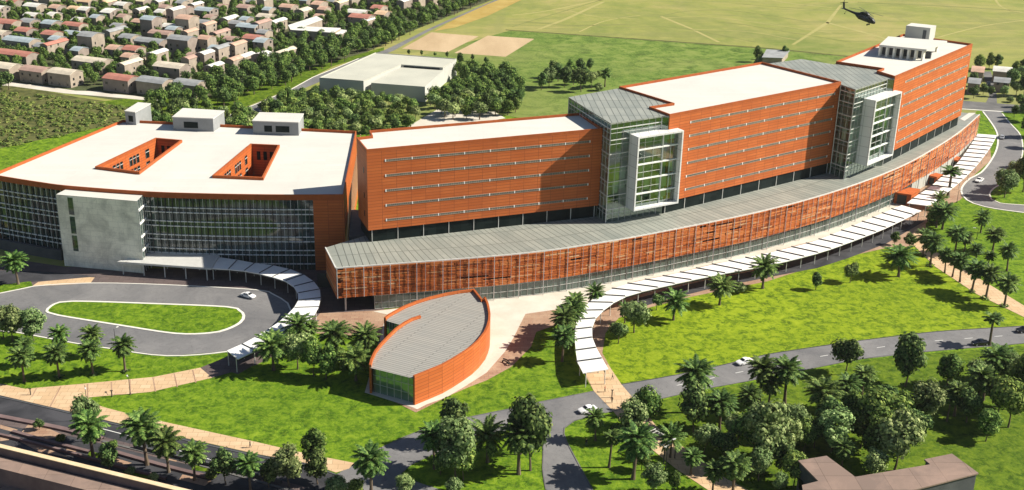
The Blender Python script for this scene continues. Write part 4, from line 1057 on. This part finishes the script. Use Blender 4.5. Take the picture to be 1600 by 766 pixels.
for nm,S in dict(T=TREE_R,D=TREE_D,P=TREE_P,B=BUSH,K=PALM,L=SLIM,W=FANP).items(): HT[nm]=list(top_of(S))
SETS=dict(T=TREE_R,D=TREE_D,P=TREE_P,B=BUSH,K=PALM,L=SLIM,W=FANP)
NAME=dict(T='tree',D='tree',P='tree',B='bush',K='palm_tree',L='palm_tree',W='palm_tree')
DESC=dict(T='leafy green tree',D='dark leaved tree',P='pale green tree',B='rounded bush',K='full crowned palm',L='slim palm',W='broad feathery palm')
tc=0;treefoot=[];ntrees=0
def plant(kind,x,y,top,label,group,wide=1.,ring=False):
    global tc,ntrees
    i=tc%len(SETS[kind]);tc+=1
    p=g(x,y);h=max(1.5,ht(p,top));s=h/HT[kind][i]
    if kind=='K': wide*=.95
    if kind in 'TDP': wide*=min(1.,(9.5/h)**(.25 if kind=='P' else .5))
    o=thing(NAME[kind],label,NAME[kind].split('_')[0],p,random.uniform(0,6.28),group);o.scale=(s*wide,s*wide,s);o.rotation_euler=(random.uniform(-.05,.05),random.uniform(-.05,.05),random.uniform(0,6.28))
    tr,cr=SETS[kind][i];link('trunk',tr,o);link('crown',cr,o);ntrees+=NAME[kind]=='tree'
    if ring:
        k=MB();rng=random.Random(tc)
        for j in range(26):
            a=rng.uniform(0,6.28);r=rng.uniform(.3,1.);leafquad(k,Vector((r*math.cos(a),r*math.sin(a),rng.uniform(.1,.5))),Vector((rng.uniform(-.5,.5),rng.uniform(-.5,.5),1)).normalized(),.3,rng)
        k.build('base_shrub','leaf_dark',o)
    treefoot.append((p.x,p.y));return o
def cluster(where,group,items):
    "items: kind,x,y,top[,wide[,own words]]; the label counts like kinds from the left"
    cnt={}
    for it in items:
        if not(len(it)>5 and it[5]): cnt[it[0]]=cnt.get(it[0],0)+1
    seen={}
    for it in sorted(items,key=lambda r:r[1]):
        k=it[0]
        if len(it)>5 and it[5]: lab=it[5]
        else:
            n=seen.get(k,0);seen[k]=n+1
            lab=f'{DESC[k]} {where}' if cnt[k]==1 else f'{DESC[k]} {where}, {ORD[n]} from left'
        plant(k,it[1],it[2],it[3],lab,group,it[4] if len(it)>4 else 1.,ring=len(it)>6)
cluster('between oval drive and tan path','palms by the oval drive',[
 ('K',38.4,597,540),('K',93,590.7,535,1.,None,1),('K',146,586,531,1.,None,1),('K',195.6,580.7,526,1.,None,1),('K',42,573,527),('K',97,558,510),('K',146,560,509),
 ('P',53,533,481,1.15),('P',20,533,477,1.05),('P',5,529.5,478,1.)])
cluster('on the verge at the left edge below the glass wing','palms at the left edge',[('K',28.7,444.4,393.5,1.15,'lone palm on the verge below the dark glass wing'),('K',-3,426,398,1.,'palm cut by the left edge of the photo beside the verge')])
cluster('in the grove beside the pavilion','trees left of the pavilion',[
 ('W',427.5,578.7,519,1.),('P',465,577,519,1.1),('T',490.6,588.8,524,.9),('T',509.8,593.3,535,1.05),('W',556.4,595,539,.95),('W',468,540,492,1.1),('K',488,537,501),('W',522.6,553,503,1.1),('W',570,557,508,1.),('T',531.7,578.7,540,1.),('B',545,574,548,1.)])
cluster('in the bottom left street','street trees at bottom left',[
 ('P',138,690,614,.75),('K',146,716,643,1.05),('K',230,726.6,645,1.05),('K',263.7,738,669,1.),('K',304,751,692,1.),('K',391.6,766,711,1.05),
 ('P',452,760,696,1.2),('D',496.6,756.6,708,1.15),('T',494,733,668,1.1),('K',580,772,696,1.05),('B',527,775,742,1.2),('B',556,774,747,1.),('B',95,690,678,1.3),('B',176,702,688,1.2),('B',205,742,729,1.3),('B',330,748,733,1.2),('D',172,738,690,.9),('D',353,757,703,1.),('B',240,752,738,1.2),('D',420,762,716,.9),('P',632,774,742,1.2),('D',62,672,655,1.3,'low dark bush on the street median at bottom left')])
cluster('on the bottom grass wedge','trees on the grass wedge',[
 ('K',679,733,662,.9),('D',714.6,692,618,1.05),('P',712,749,651,1.05),('T',724,751,694,1.),('W',761.6,722.6,652,.85),('K',810.4,741,654,1.),('D',828.7,735.7,615,1.05),('D',814,710,622,1.),('B',709,772,746,1.1),('T',688,742,706,1.)])
cluster('between side road and crossing path','trees beside the crossing path',[
 ('K',930.5,688.7,640,.95),('L',951.4,730.5,673,1.1),('K',989,748.8,663,.95),('P',985,690,622,1.),('T',1012.8,670,604,1.05),('W',1047,715,662,.8),('P',1020,772,724,1.15),('T',1052,770,734,1.),('T',1002,735,700,1.),('D',962,694,660,1.)])
cluster('on the wooded lower right lawn','trees on the lower right lawn',[
 ('K',1080,645,562,1.),('D',1084,676,596,1.05),('K',1123.8,671.7,613,1.15),('K',1079,742,701,1.1),('K',1113,772,722,.9),('K',1144.6,772,709,1.05),
 ('K',1186,628,557,.95),('K',1201,634,588,1.1),('K',1225.6,631.4,558,.95),('K',1171,654,603,1.),('P',1196,730,624,1.1),('P',1176,716,640,1.),('P',1224,716,650,.95),
 ('W',1283,655,590,.9),('K',1322,642,586,1.),('K',1346.5,616.5,573,1.2),('D',1320,585,525,1.05),('D',1414,604,517,1.05),('T',1325,672,609,1.05),
 ('P',1299,708,638,1.2),('P',1272,700,648,1.),('P',1372,694,608,1.1),('P',1397,736,644,1.05),('T',1362,722,650,.9),('P',1443,664,594,1.15),('K',1491,650,597,1.05),('L',1479,658.7,620,1.2),
 ('K',1523.8,639,573,1.),('L',1536,626,583,1.3),('K',1550,604,540,1.),('K',1559,595,541,1.),('T',1480,604,550,1.2),('T',1592,640,545,1.05),('P',1578,612,552,1.),('P',1575,668,590,1.),
 ('P',1364,750,701,1.2),('K',1315,735,685,1.),('P',1216,772,738,1.),('B',1432,771,748,1.2),('B',1474,772,751,1.3),('D',1296,690,622,1.),('D',1430,690,640,1.),('T',1345,700,640,1.),('P',1237,690,630,1.),('T',1150,700,640,1.),('D',1130,725,672,1.),('D',1220,742,690,1.),('T',1240,760,706,1.),('P',1185,752,700,1.),('D',1385,655,600,1.),('T',1405,668,610,1.),('D',1510,660,605,1.),('P',1528,612,560,1.),('D',1560,650,595,1.),('T',1540,690,640,1.),('T',1100,712,660,1.),('T',1256,708,655,1.)])
cluster('beside the lower road','palms beside the lower road',[('L',1546,539.7,489,1.35,'lone slim palm at the kerb by the dark car on the lower road')])
cluster('by the tan palm path','palms along the palm path',[
 ('K',1442,400.5,358,1.,None,1),('K',1453.4,416,363,1.,None,1),('K',1476,426.6,388,1.),('K',1488,433,395,1.),('K',1499.6,441,396,1.),('K',1518,456.7,406,1.,None,1),('K',1540,467,414,1.,None,1),('K',1569,479,428,1.,None,1),
 ('K',1492,396.6,353,1.1),('K',1506,395,364,1.),('K',1524,409.7,381,1.2),('K',1550.5,394,355,1.2),('K',1543,417.5,393,1.2),('K',1573,424,380,1.),('W',1532,364,328,.85),('W',1472,358.7,316,1.),('W',1463,356,318,1.)])
cluster('where the two long canopies meet','plants where the canopies meet',[('L',1480.7,309,259,1.5),('W',1466,326,298,.9),('B',1462,349,324,1.3)])
cluster('on the big lawn','trees on the big lawn',[
 ('D',1274.4,453.5,425,1.0,'small round tree standing alone left of its twin on big lawn'),('D',1328,441.8,409,1.0,'small round tree alone right of its twin on the big lawn'),
 ('W',1403.7,432.7,383,1.05,'broad feathery palm at the upper right of the big lawn'),('D',1397,383,361,1.,'left dark shrub of the pair at the lawn head'),('D',1420.6,389.6,364,1.05,'right dark shrub of the pair at the lawn head'),
 ('W',1123.8,477,431,.95,'feathery palm between canopy and big lawn, right of a shrub'),('W',1052,500.5,452,.95,'feathery palm beside the canopy at the left of the big lawn'),('P',990.6,520,469,1.2,'wide pale tree inside the curve of the long canopy'),('W',976,505,472,.7,'small palm tucked behind the wide pale tree by canopy'),
 ('D',965.8,537,502,1.15,'low round dark tree at the foot of the canopy curve'),('D',1026,485,459,1.,'small upright shrub under the canopy edge'),('W',1191.6,451,400,.95,'tall feathery palm overlapping the middle of the long canopy'),('B',1155,458,439,1.1,'little shrub left of the tall palm by the canopy')])
cluster('left of the long canopy','palms left of the long canopy',[('K',878.3,565,510,1.),('K',884,542,481,1.),('K',892,528,469,1.),('K',899,514,459,1.),('W',930,482,444,.9,'ghostly broad palm on the plaza behind the canopy bend')])
cluster('on the meadow behind','trees on the meadow',[
 ('D',845.7,141,112),('T',857.4,137,105),('D',882,137,103),('D',908,143.6,105),('T',924,138.4,110),('K',945,135.8,106,1.1),('B',934.5,142,128,1.2),('D',872,128,98),('D',866,122,93),('D',921.4,111,90),('T',892,122,91),('D',905,120,91),('T',934,124,110),('K',808,171,139,1.2),('D',915,128,104),('D',896,133,108)])
cluster('beside the shed on the meadow','trees by the shed',[('D',1182.5,97,70.5,.8),('D',1225,89.5,70,.8),('D',1190,93,80,.9)])
cluster('at the far right field edge','trees at the far right',[('T',1531,111,84),('T',1545,108,81),('D',1558,108,84),('D',1526,112,92)])
cluster('by the far right houses','garden trees at the far right',[('T',1586,118,94,1.1),('D',1597,110,92,1.2),('D',1580,135,106,1.2),('T',1588,150,126,1.2),('D',1600,150,112,1.2),('D',1521,154,133,1.1),('D',1536,148,130,1.1),('B',1578,160,150,1.4),('T',1584,184,163,1.),('D',1600,190,160,1.2),('D',1518,135,112,1.),('T',1593,168,146,1.2),('P',1568,152,133,1.1),('T',1600,128,103,1.2),('D',1548,151,134,1.1),('T',1604,215,182,1.2),('D',1601,176,150,1.2)])
cluster('beside the loop road','trees beside the loop road',[('P',1569,309,264,1.05),('P',1584,292,250,1.05),('D',1598,300,240,1.),('T',1606,262,228,1.),('T',1612,232,200,1.),('T',1618,214,184,1.)])
cluster('in the row behind the annex','small trees behind the annex',[('D',639,86.5,77,.9),('D',659,87.7,78,.9),('D',679.7,89.6,81,.9),('D',698.5,91,80,.8),('D',719,104,81,.8),('D',738.6,96,84,.8),('D',759,102,88,.8),('D',742,115,100,.8),('D',733,122,108,.9)])
# trees among the houses, along the town road and round the annex: one mesh each
rng=random.Random(5)
def inside(p,poly):
    c=False;n=len(poly)
    for i in range(n):
        a,b=poly[i],poly[i-1]
        if (a[1]>p[1])!=(b[1]>p[1]) and p[0]<(b[0]-a[0])*(p[1]-a[1])/(b[1]-a[1])+a[0]: c=not c
    return c
def free(x,y,mg):
    for fx,fy,hw,hd in foot:
        d=Vector((x-fx,y-fy))
        if abs(d.dot(FA))<hw+mg and abs(d.dot(FB))<hd+mg: return False
    return True
spots=[]
def scatter(pxs,dist,tries,hmin,hmax,label,group,mg=1.2,kinds=(0,1,2,3)):
    poly=[G2(*p) for p in pxs];xs=[p[0] for p in poly];ys=[p[1] for p in poly];got=[]
    for _ in range(tries):
        x,y=rng.uniform(min(xs),max(xs)),rng.uniform(min(ys),max(ys))
        if not inside((x,y),poly) or not free(x,y,mg): continue
        if any((x-a)**2+(y-b)**2<dist*dist for a,b,*_ in got): continue
        px,py=pr((x,y,0))
        if px<-25 or px>1625 or py<-14: continue
        got.append((x,y))
        spots.append((x,y,rng.uniform(hmin,hmax),label,group,rng.choice(kinds)))
foot.append(((-25),555,34,26))
scatter([(225,165),(300,152),(345,128),(400,112),(470,84),(545,62),(600,52),(640,38),(660,30),(700,18),(760,-6),(796,-12),(756,6),(690,33),(655,48),(630,60),(596,77),(552,92),(480,118),(440,138),(360,168),(330,182),(240,170)],4.8,3200,6.5,10.,'leafy tree in the dense belt along the town road','trees along the town road',.3,(0,2,4,3,0,1))
scatter([(360,196),(418,172),(450,160),(495,146),(570,156),(640,166),(655,185),(640,205),(590,222),(380,222)],4.6,1500,5.,8.,'leafy tree between the white roofs and the annex','trees round the annex',.5,(0,1,2,4,0))
scatter([(668,168),(705,140),(716,122),(760,118),(800,124),(818,150),(806,178),(740,190),(690,186)],4.8,1200,6.,9.,'leafy tree to the right of the pale annex','trees round the annex',.5,(0,2,4,3,0))
scatter([(225,178),(262,172),(330,190),(372,182),(380,200),(300,210),(232,200)],5.,500,5.,8.,'leafy tree just behind the rooftop plant rooms','trees round the annex',.5,(0,2,4,3,0))
scatter([(-30,126),(12,132),(16,146),(-30,150)],5,60,7.,9.,'leafy tree at the left end of the scrub','trees round the annex',.5,(1,3))
b0=len(spots)
scatter([(-60,122),(60,124),(120,132),(200,138),(300,138),(360,112),(440,84),(520,62),(600,46),(650,26),(720,4),(760,-14),(-60,-14)],5.2,12000,4.0,7.4,'leafy tree among the houses of the town','trees among the houses',.4,(0,1,2,4,0,4))
spots.sort(key=lambda s:s[0]**2+s[1]**2)
room=max(0,298-ntrees);far=MB()
for k,(x,y,h,lab,grp,kd) in enumerate(spots):
    s=h/8.;rot=rng.uniform(0,6.28)
    if k<room:
        o=link('tree',FAR[kd],None,(x,y,0),rot,(s*rng.uniform(.9,1.15),s*rng.uniform(.9,1.15),s));tag(o,lab,'tree',grp)
    else:
        me=FAR[kd%4];ca,sa=math.cos(rot)*s,math.sin(rot)*s
        vs=[(x+v.co.x*ca-v.co.y*sa,y+v.co.x*sa+v.co.y*ca,v.co.z*s) for v in me.vertices]
        for pl in me.polygons: far.face([vs[i] for i in pl.vertices],1 if pl.material_index else (2 if kd%2 else 0))
if far.f:
    tag(far.build('distant_trees',['leaf','bark','leaf_dark']),'dark green trees massed among the far houses of the town','trees',kind='stuff')
# scrub on the rough ground
mb=MB();sc_poly=[G2(*p) for p in [(-60,150),(0,142),(110,156),(228,172),(232,190),(190,194),(60,222),(0,232),(-60,250)]]
xs=[p[0] for p in sc_poly];ys=[p[1] for p in sc_poly]
for _ in range(1500):
    x,y=rng.uniform(min(xs),max(xs)),rng.uniform(min(ys),max(ys))
    if not inside((x,y),sc_poly): continue
    r=rng.uniform(.5,1.5)
    for k in range(int(16*r)):
        a=rng.uniform(0,6.28);e=rng.uniform(.1,1.57);d=Vector((math.cos(a)*math.cos(e),math.sin(a)*math.cos(e),math.sin(e)))
        leafquad(mb,Vector((x,y,.1))+Vector((d.x*r*1.2,d.y*r*1.2,d.z*r*.75)),(d+Vector((0,0,.4))).normalized(),.5,rng)
tag(mb.build('scrub','scrub'),'low olive scrub covering rough ground behind the white roof','scrub',kind='stuff')
# ------------------------------------------------------------------ vehicles
def car_body():
    # cross sections along x: (x, half width, z low, z belt, half width roof, z roof)
    S=[(-2.25,.70,.42,.72,.62,.74),(-2.1,.84,.30,.86,.74,.90),(-1.5,.90,.26,.92,.78,.98),(-1.05,.91,.26,.94,.70,1.30),(-.35,.91,.26,.93,.64,1.44),(.35,.91,.26,.92,.64,1.42),(1.0,.91,.26,.90,.74,1.02),(1.7,.89,.28,.82,.76,.86),(2.15,.82,.32,.70,.70,.72),(2.3,.70,.42,.62,.6,.63)]
    mb=MB()
    ring=lambda s:[(s[0],-s[1],s[2]),(s[0],-s[1],s[3]),(s[0],-s[4],s[5]),(s[0],s[4],s[5]),(s[0],s[1],s[3]),(s[0],s[1],s[2])]
    for a,b in zip(S,S[1:]):
        A,B=ring(a),ring(b)
        for k in range(6): mb.face([A[k],B[k],B[(k+1)%6],A[(k+1)%6]][::-1])
    mb.face(ring(S[0])[::1]);mb.face(ring(S[-1])[::-1]);return mb
def car_glass():
    mb=MB()
    for sg in (-1,1):
        for xa,xb in ((-.98,-.38),(-.30,.32)):
            f=lambda x,top:(x,sg*((.655 if top else .905)+.012),1.36 if top else .97)
            q=[f(xa,0),f(xb,0),f(xb-(0 if xb<0 else .02),1),f(xa+.04,1)];mb.face(q if sg<0 else q[::-1])
        q=[(.40,sg*.915,.96),(.86,sg*.915,.94),(.42,sg*.66,1.36)];mb.face(q if sg<0 else q[::-1])
    mb.face([(1.0,-.70,1.045),(1.0,.70,1.045),(.40,.60,1.425),(.40,-.60,1.425)])
    mb.face([(-1.5,.72,1.0),(-1.5,-.72,1.0),(-1.06,-.64,1.315),(-1.06,.64,1.315)]);return mb
wheel=MB();wheel.tube((0,-.11,0),(0,.11,0),.33,.33,14)
rim=MB();rim.tube((0,-.125,0),(0,.125,0),.19,.19,10)
ME=dict(glass=car_glass().mesh('window_mesh','house_glass'),wheel=wheel.mesh('wheel_mesh','tyre'),rim=rim.mesh('rim_mesh','car_silver'))
lamp=MB().box((0,0),.06,.34,-.07,.07);ME['lamp']=lamp.mesh('headlight_mesh','lamp_lens')
def car(x,y,to,paint,label):
    p=g(x,y);q=g(*to);o=thing('parked_car' if 0 else 'car',label,'car',(p.x,p.y,.1),math.atan2(q.y-p.y,q.x-p.x),'cars on the drives and roads')
    link('body',car_body().mesh('body_mesh',paint),o);link('window',ME['glass'],o)
    for a in (-1.38,1.42):
        for b in (-.82,.82):
            w=link('wheel',ME['wheel'],o,(a,b,.33));link('rim',ME['rim'],w)
    for b in (-.5,.5): link('headlight',ME['lamp'],o,(2.27,b,.62))
    return o
car(388,465,(420,474),'car_white','white saloon on the oval drive near the curved canopy')
car(918,643.5,(880,652),'car_white','white saloon turning at the junction below the walkway')
car(1163,568.5,(1120,579),'car_white','white car on the lower road behind two palms')
car(1531,539,(1500,541),'car_black','black car beside the slim palm on the lower road')
car(1600,519,(1570,521.5),'car_black','black car cut off by the right edge on the lower road')
car(1565,216.5,(1566,206),'car_silver','silver car driving away at the top of the loop road')
car(1530,284,(1512,294),'car_white','white car at the inner kerb of the loop road by the slotted canopy')
car(1544,133,(1548,146),'car_black','black car on the side drive beyond the cross street')
# ------------------------------------------------------------------ people
def person(x,y,top,legs,label,face=0.,hgt=1.72,stride=.22):
    p=g(x,y);o=thing('person',label,'person',(p.x,p.y,.09),face,'people on the paths')
    V=[(0,0,.95),(0,0,1.15),(0,0,1.38),(0,0,1.5),(0,0.02,1.62),(0,.01,1.74),
       (-.1,0,.92),(-.11,stride*.5,.5),(-.11,stride*.6,.08),(-.11,stride*.6+.17,.04),(.1,0,.92),(.11,-stride*.3,.5),(.11,-stride,.10),(.11,-stride+.16,.04),
       (-.2,0,1.4),(-.26,-.06,1.12),(-.25,.06,.88),(.2,0,1.4),(.26,.06,1.12),(.25,.16,.9)]
    E_=[(0,1),(1,2),(2,3),(3,4),(4,5),(0,6),(6,7),(7,8),(8,9),(0,10),(10,11),(11,12),(12,13),(2,14),(14,15),(15,16),(2,17),(17,18),(18,19)]
    Rr=[(.17,.12),(.15,.11),(.18,.12),(.06,.06),(.085,.1),(.07,.08),(.10,.11),(.07,.075),(.045,.05),(.045,.035),(.10,.11),(.07,.075),(.045,.05),(.045,.035),(.065,.065),(.045,.045),(.04,.035),(.065,.065),(.045,.045),(.04,.035)]
    me=bpy.data.meshes.new('person_mesh');me.from_pydata([Vector(v) for v in V],E_,[])
    b=bpy.data.objects.new('body',me);C.objects.link(b);b.parent=o
    sm=b.modifiers.new('skin','SKIN');b.modifiers.new('sub','SUBSURF').levels=1;b.modifiers['sub'].render_levels=1
    if not me.skin_vertices: 
        bpy.context.view_layer.objects.active=b
    for sv,r in zip(me.skin_vertices[0].data,Rr): sv.radius=r
    me.skin_vertices[0].data[0].use_root=True
    bpy.context.view_layer.update()
    dg=bpy.context.evaluated_depsgraph_get();nm=bpy.data.meshes.new_from_object(b.evaluated_get(dg));b.modifiers.clear();b.data=nm
    nm.materials.clear()
    for k in (top,legs,'cloth_skin','cloth_hair'): nm.materials.append(M[k])
    for pl in nm.polygons:
        c=pl.center
        pl.material_index=3 if c.z>1.72 else 2 if (c.z>1.5 or (abs(c.x)>.2 and c.z<.98 and c.z>.78)) else 0 if c.z>.93 else 1
        pl.use_smooth=True
    return o
person(391,700,'cloth_black','cloth_navy','person in dark clothes walking on the tan path at lower left',1.3)
person(211,654,'cloth_navy','cloth_black','person in navy walking on the tan path above the palms',1.9)
person(945,613,'cloth_red','cloth_black','person in red crossing the tan path by the canopy end',1.4)
person(956,630,'cloth_black','cloth_black','person in black standing on the crossing path below the one in red',-.5,stride=.06)
person(957,593,'cloth_sand','cloth_navy','person in pale top walking under the end of the long canopy',.6)
person(916,697,'cloth_black','cloth_navy','person in dark clothes on the grass under the palms by the side road',.2)
# ------------------------------------------------------------------ street lamps, bollards, bench, pergola
def lamp_post(x,y,top,label,arm=1.6,face=0.):
    p=g(x,y);h=max(3.5,ht(p,top));o=thing('street_lamp',label,'street lamp',(p.x,p.y,0),face,'street lamps')
    MB().tube((0,0,0),(0,0,h),.10,.06,8).tube((0,0,0),(0,0,.6),.17,.15,8).build('pole','dark_mullion',o)
    MB().tube((0,0,h-.1),(arm,0,h+.12),.05,.04,6).build('arm','dark_mullion',o)
    MB().box((arm+.25,0),.8,.3,h+.03,h+.17).build('lamp_head','mullion',o)
lamp_post(139,658,602,'tall street lamp on the tan path beside the pale tree',1.6,-1.2)
lamp_post(203.5,617,592,'street lamp on the kerb of the branching tan path',1.2,2)
lamp_post(180,533,514,'short street lamp on the oval drive kerb',.9,1.)
lamp_post(1495,317,298,'street lamp between the slotted canopy and the loop road',1.,0)
lamp_post(1526,374,357,'street lamp on the east lawn behind the palm path',1.,3)
lamp_post(1040,735,690,'street lamp beside the crossing path among trees',1.4,.5)
def post(x,y,label,h=1.6):
    p=g(x,y);o=thing('bollard',label,'bollard',(p.x,p.y,.07),0,'bollards on the paths')
    MB().tube((0,0,0),(0,0,h),.14,.14,8).build('post','dark_mullion',o);MB().box((0,0),.7,.16,h,h+.14).build('cap','dark_mullion',o)
post(48,617.5,'dark post with flat cap at the fork of the tan path')
post(175,620.5,'dark post on the lower edge of the branching path')
post(956,622,'slim dark post on the crossing path beside the person in black',2.)
post(1452,414,'dark post at the head of the palm path')
p=g(781,572);o=thing('bench','dark curved bench on the tan plaza edge right of the pavilion','bench',(p.x,p.y,.09),.6)
mb=MB();ar=[(2.2*math.cos(a*.2-.6),2.2*math.sin(a*.2-.6)-0.) for a in range(7)]
for a,b in zip(ar,ar[1:]): mb.bar((*a,.45),(*b,.45),.45,.08)
mb.build('seat','dark_mullion',o)
mb=MB()
for a,b in zip(offset(ar,.22),offset(ar,.22)[1:]): mb.bar((*a,.8),(*b,.8),.06,.4)
mb.build('backrest','dark_mullion',o)
for k in (0,3,6): MB().box(ar[k],.1,.4,0,.42,k*.2-.6).build('leg','dark_mullion',o)
p=g(1029,712);o=thing('pergola','open dark metal pergola frame over the crossing path','pergola',(p.x,p.y,.08),-.9)
for x in (-3.,3.):
    for y in (-1.8,1.8): MB().box((x,y),.18,.18,0,4.1).build('post','dark_mullion',o)
mb=MB()
for y in (-1.8,1.8): mb.bar((-3.4,y,4.2),(3.4,y,4.2),.14,.2)
for k in range(8): mb.bar((-3.2+k*.914,-2.2,4.38),(-3.2+k*.914,2.2,4.38),.1,.15)
mb.build('roof_bars','mullion',o)
# ------------------------------------------------------------------ helicopter
hp=g(1350,27,38.)
heli=thing('helicopter','black twin engine helicopter flying over the field beside the far roof','helicopter',(hp.x,hp.y,36.),R(-34))
heli.rotation_euler=(R(-6),R(14),R(-34));heli.scale=(1.08,1.2,1.25)
def loft(S,n=12):
    mb=MB();R_=[]
    for x,cy,cz,ry,rz in S:
        R_.append([(x,cy+ry*math.copysign(abs(math.cos(2*math.pi*k/n))**.7,math.cos(2*math.pi*k/n)),cz+rz*math.copysign(abs(math.sin(2*math.pi*k/n))**.7,math.sin(2*math.pi*k/n))) for k in range(n)])
    for A,B in zip(R_,R_[1:]):
        for k in range(n): mb.face([A[k],B[k],B[(k+1)%n],A[(k+1)%n]][::-1])
    mb.face(R_[0]);mb.face(R_[-1][::-1]);return mb
loft([(4.6,0,.9,.35,.3),(4.1,0,1.0,.85,.65),(3.2,0,1.25,1.1,1.0),(2.,0,1.4,1.18,1.2),(0,0,1.45,1.2,1.25),(-2.2,0,1.45,1.15,1.2),(-3.4,0,1.6,.8,.85),(-4.2,0,1.75,.5,.5)]).build('fuselage','heli',heli,smooth=True)
loft([(1.4,0,2.7,.5,.3),(.6,0,2.85,1.0,.45),(-1.6,0,2.85,1.0,.45),(-2.6,0,2.6,.5,.3)]).build('engine_housing','heli',heli)
loft([(-3.8,0,1.75,.52,.5),(-6.5,0,1.85,.34,.34),(-9.6,0,2.0,.22,.26)]).build('tail_boom','heli',heli)
mb=MB().prism([(-9.9,-.08),(-9.0,-.08),(-9.0,.08),(-9.9,.08)],1.8,2.2,bottom=True)
q=[(-9.0,1.9),(-9.8,1.9),(-10.9,4.1),(-10.1,4.1)]
for y,f in ((-.1,1),(.1,-1)): mb.face([(x,y,z) for x,z in q][::f])
for k in range(4): a,b=q[k],q[(k+1)%4];mb.face([(a[0],-.1,a[1]),(b[0],-.1,b[1]),(b[0],.1,b[1]),(a[0],.1,a[1])])
mb.build('tail_fin','heli',heli)
MB().box((-9.6,0),.9,4.0,1.95,2.07).build('tailplane','heli',heli)
rt=MB().box((0,0),.35,.35,-.1,.25);hub=rt.build('rotor_hub','heli',heli);hub.location=(-.4,0,3.45)
for k in range(4):
    a=R(38+90*k)
    bl=MB().bar((.2*math.cos(a),.2*math.sin(a),.1),(4.*math.cos(a),4.*math.sin(a),.16),.42,.07).bar((4.*math.cos(a),4.*math.sin(a),.16),(7.6*math.cos(a),7.6*math.sin(a),.05),.42,.06).build('rotor_blade','heli',hub)
tr_=MB().box((0,0),.2,.25,-.1,.1).build('tail_rotor','heli',heli);tr_.location=(-10.4,.35,3.9)
for k in range(4):
    a=R(20+90*k);MB().bar((0,.08,0),(1.5*math.cos(a),.08,1.5*math.sin(a)),.05,.2).build('blade','heli',tr_)
MB().face([(3.9,-.55,1.75),(3.9,.55,1.75),(2.9,.75,2.35),(2.9,-.75,2.35)]).build('windscreen','house_glass',heli)
for y in (-1.,1.):
    MB().face([(1.6,y*1.22,1.3),(-.6,y*1.22,1.3),(-.6,y*1.15,2.1),(1.6,y*1.15,2.1)]).build('cabin_window','house_glass',heli)
    s_=MB().tube((2.2,y,.5),(2.2,y*1.45,-.25),.09,.07,6).build('strut','heli',heli)
    w_=MB().tube((2.2,y*1.35,-.35),(2.2,y*1.6,-.35),.34,.34,12).build('wheel','tyre',heli)
MB().tube((-8.2,0,1.6),(-8.4,0,.6),.07,.05,6).build('tail_strut','heli',heli)
MB().tube((-8.4,-.1,.5),(-8.4,.1,.5),.2,.2,10).build('wheel','tyre',heli)
# ------------------------------------------------------------------ light, sky, camera
m=bpy.data.materials.new('haze');m.use_nodes=True;m.node_tree.nodes.clear()
o=m.node_tree.nodes.new('ShaderNodeOutputMaterial');pvn=m.node_tree.nodes.new('ShaderNodeVolumePrincipled')
pvn.inputs['Color'].default_value=(.93,.95,.96,1);pvn.inputs['Density'].default_value=.00003;pvn.inputs['Anisotropy'].default_value=.2
m.node_tree.links.new(pvn.outputs[0],o.inputs['Volume']);M['plain_haze']=m
EL,AZ=R(38),R(1.5)
sc=bpy.context.scene
S=Vector((math.cos(EL)*math.cos(AZ),math.cos(EL)*math.sin(AZ),math.sin(EL)))
ld=bpy.data.lights.new('sun','SUN');ld.energy=5.;ld.angle=R(.5);ld.color=(1,.93,.80)
lo=bpy.data.objects.new('sun',ld);C.objects.link(lo);lo.rotation_euler=S.to_track_quat('Z','Y').to_euler();lo.location=(200,0,300)
w=bpy.data.worlds.new('World');sc.world=w;w.use_nodes=True;nt=w.node_tree
sky=nt.nodes.new('ShaderNodeTexSky');sky.sky_type='NISHITA';sky.sun_disc=False;sky.air_density=.95;sky.dust_density=.5;sky.sun_elevation=EL;sky.sun_rotation=R(90)-AZ
bg=nt.nodes['Background'];bg.inputs[1].default_value=.05;nt.links.new(sky.outputs[0],bg.inputs[0])
cd=bpy.data.cameras.new('camera');cam=bpy.data.objects.new('camera',cd);C.objects.link(cam)
cam.location=(0,0,H);cam.rotation_euler=(R(90)-TH,0,0)
cd.sensor_fit='HORIZONTAL';cd.sensor_width=36;cd.lens=36*F/1600;cd.shift_x=(800-XP)/1600;cd.clip_start=1;cd.clip_end=6000
sc.camera=cam
hz=MB();hz.box((0,1200),3300,3100,-1,139.5)
ho=hz.build('haze','plain_haze');tag(ho,kind='stuff')
vs=sc.view_settings;vs.view_transform='Standard';vs.look='None';vs.gamma=1;vs.use_curve_mapping=False;vs.exposure=.85
sc.cycles.max_bounces=8;sc.cycles.transparent_max_bounces=16
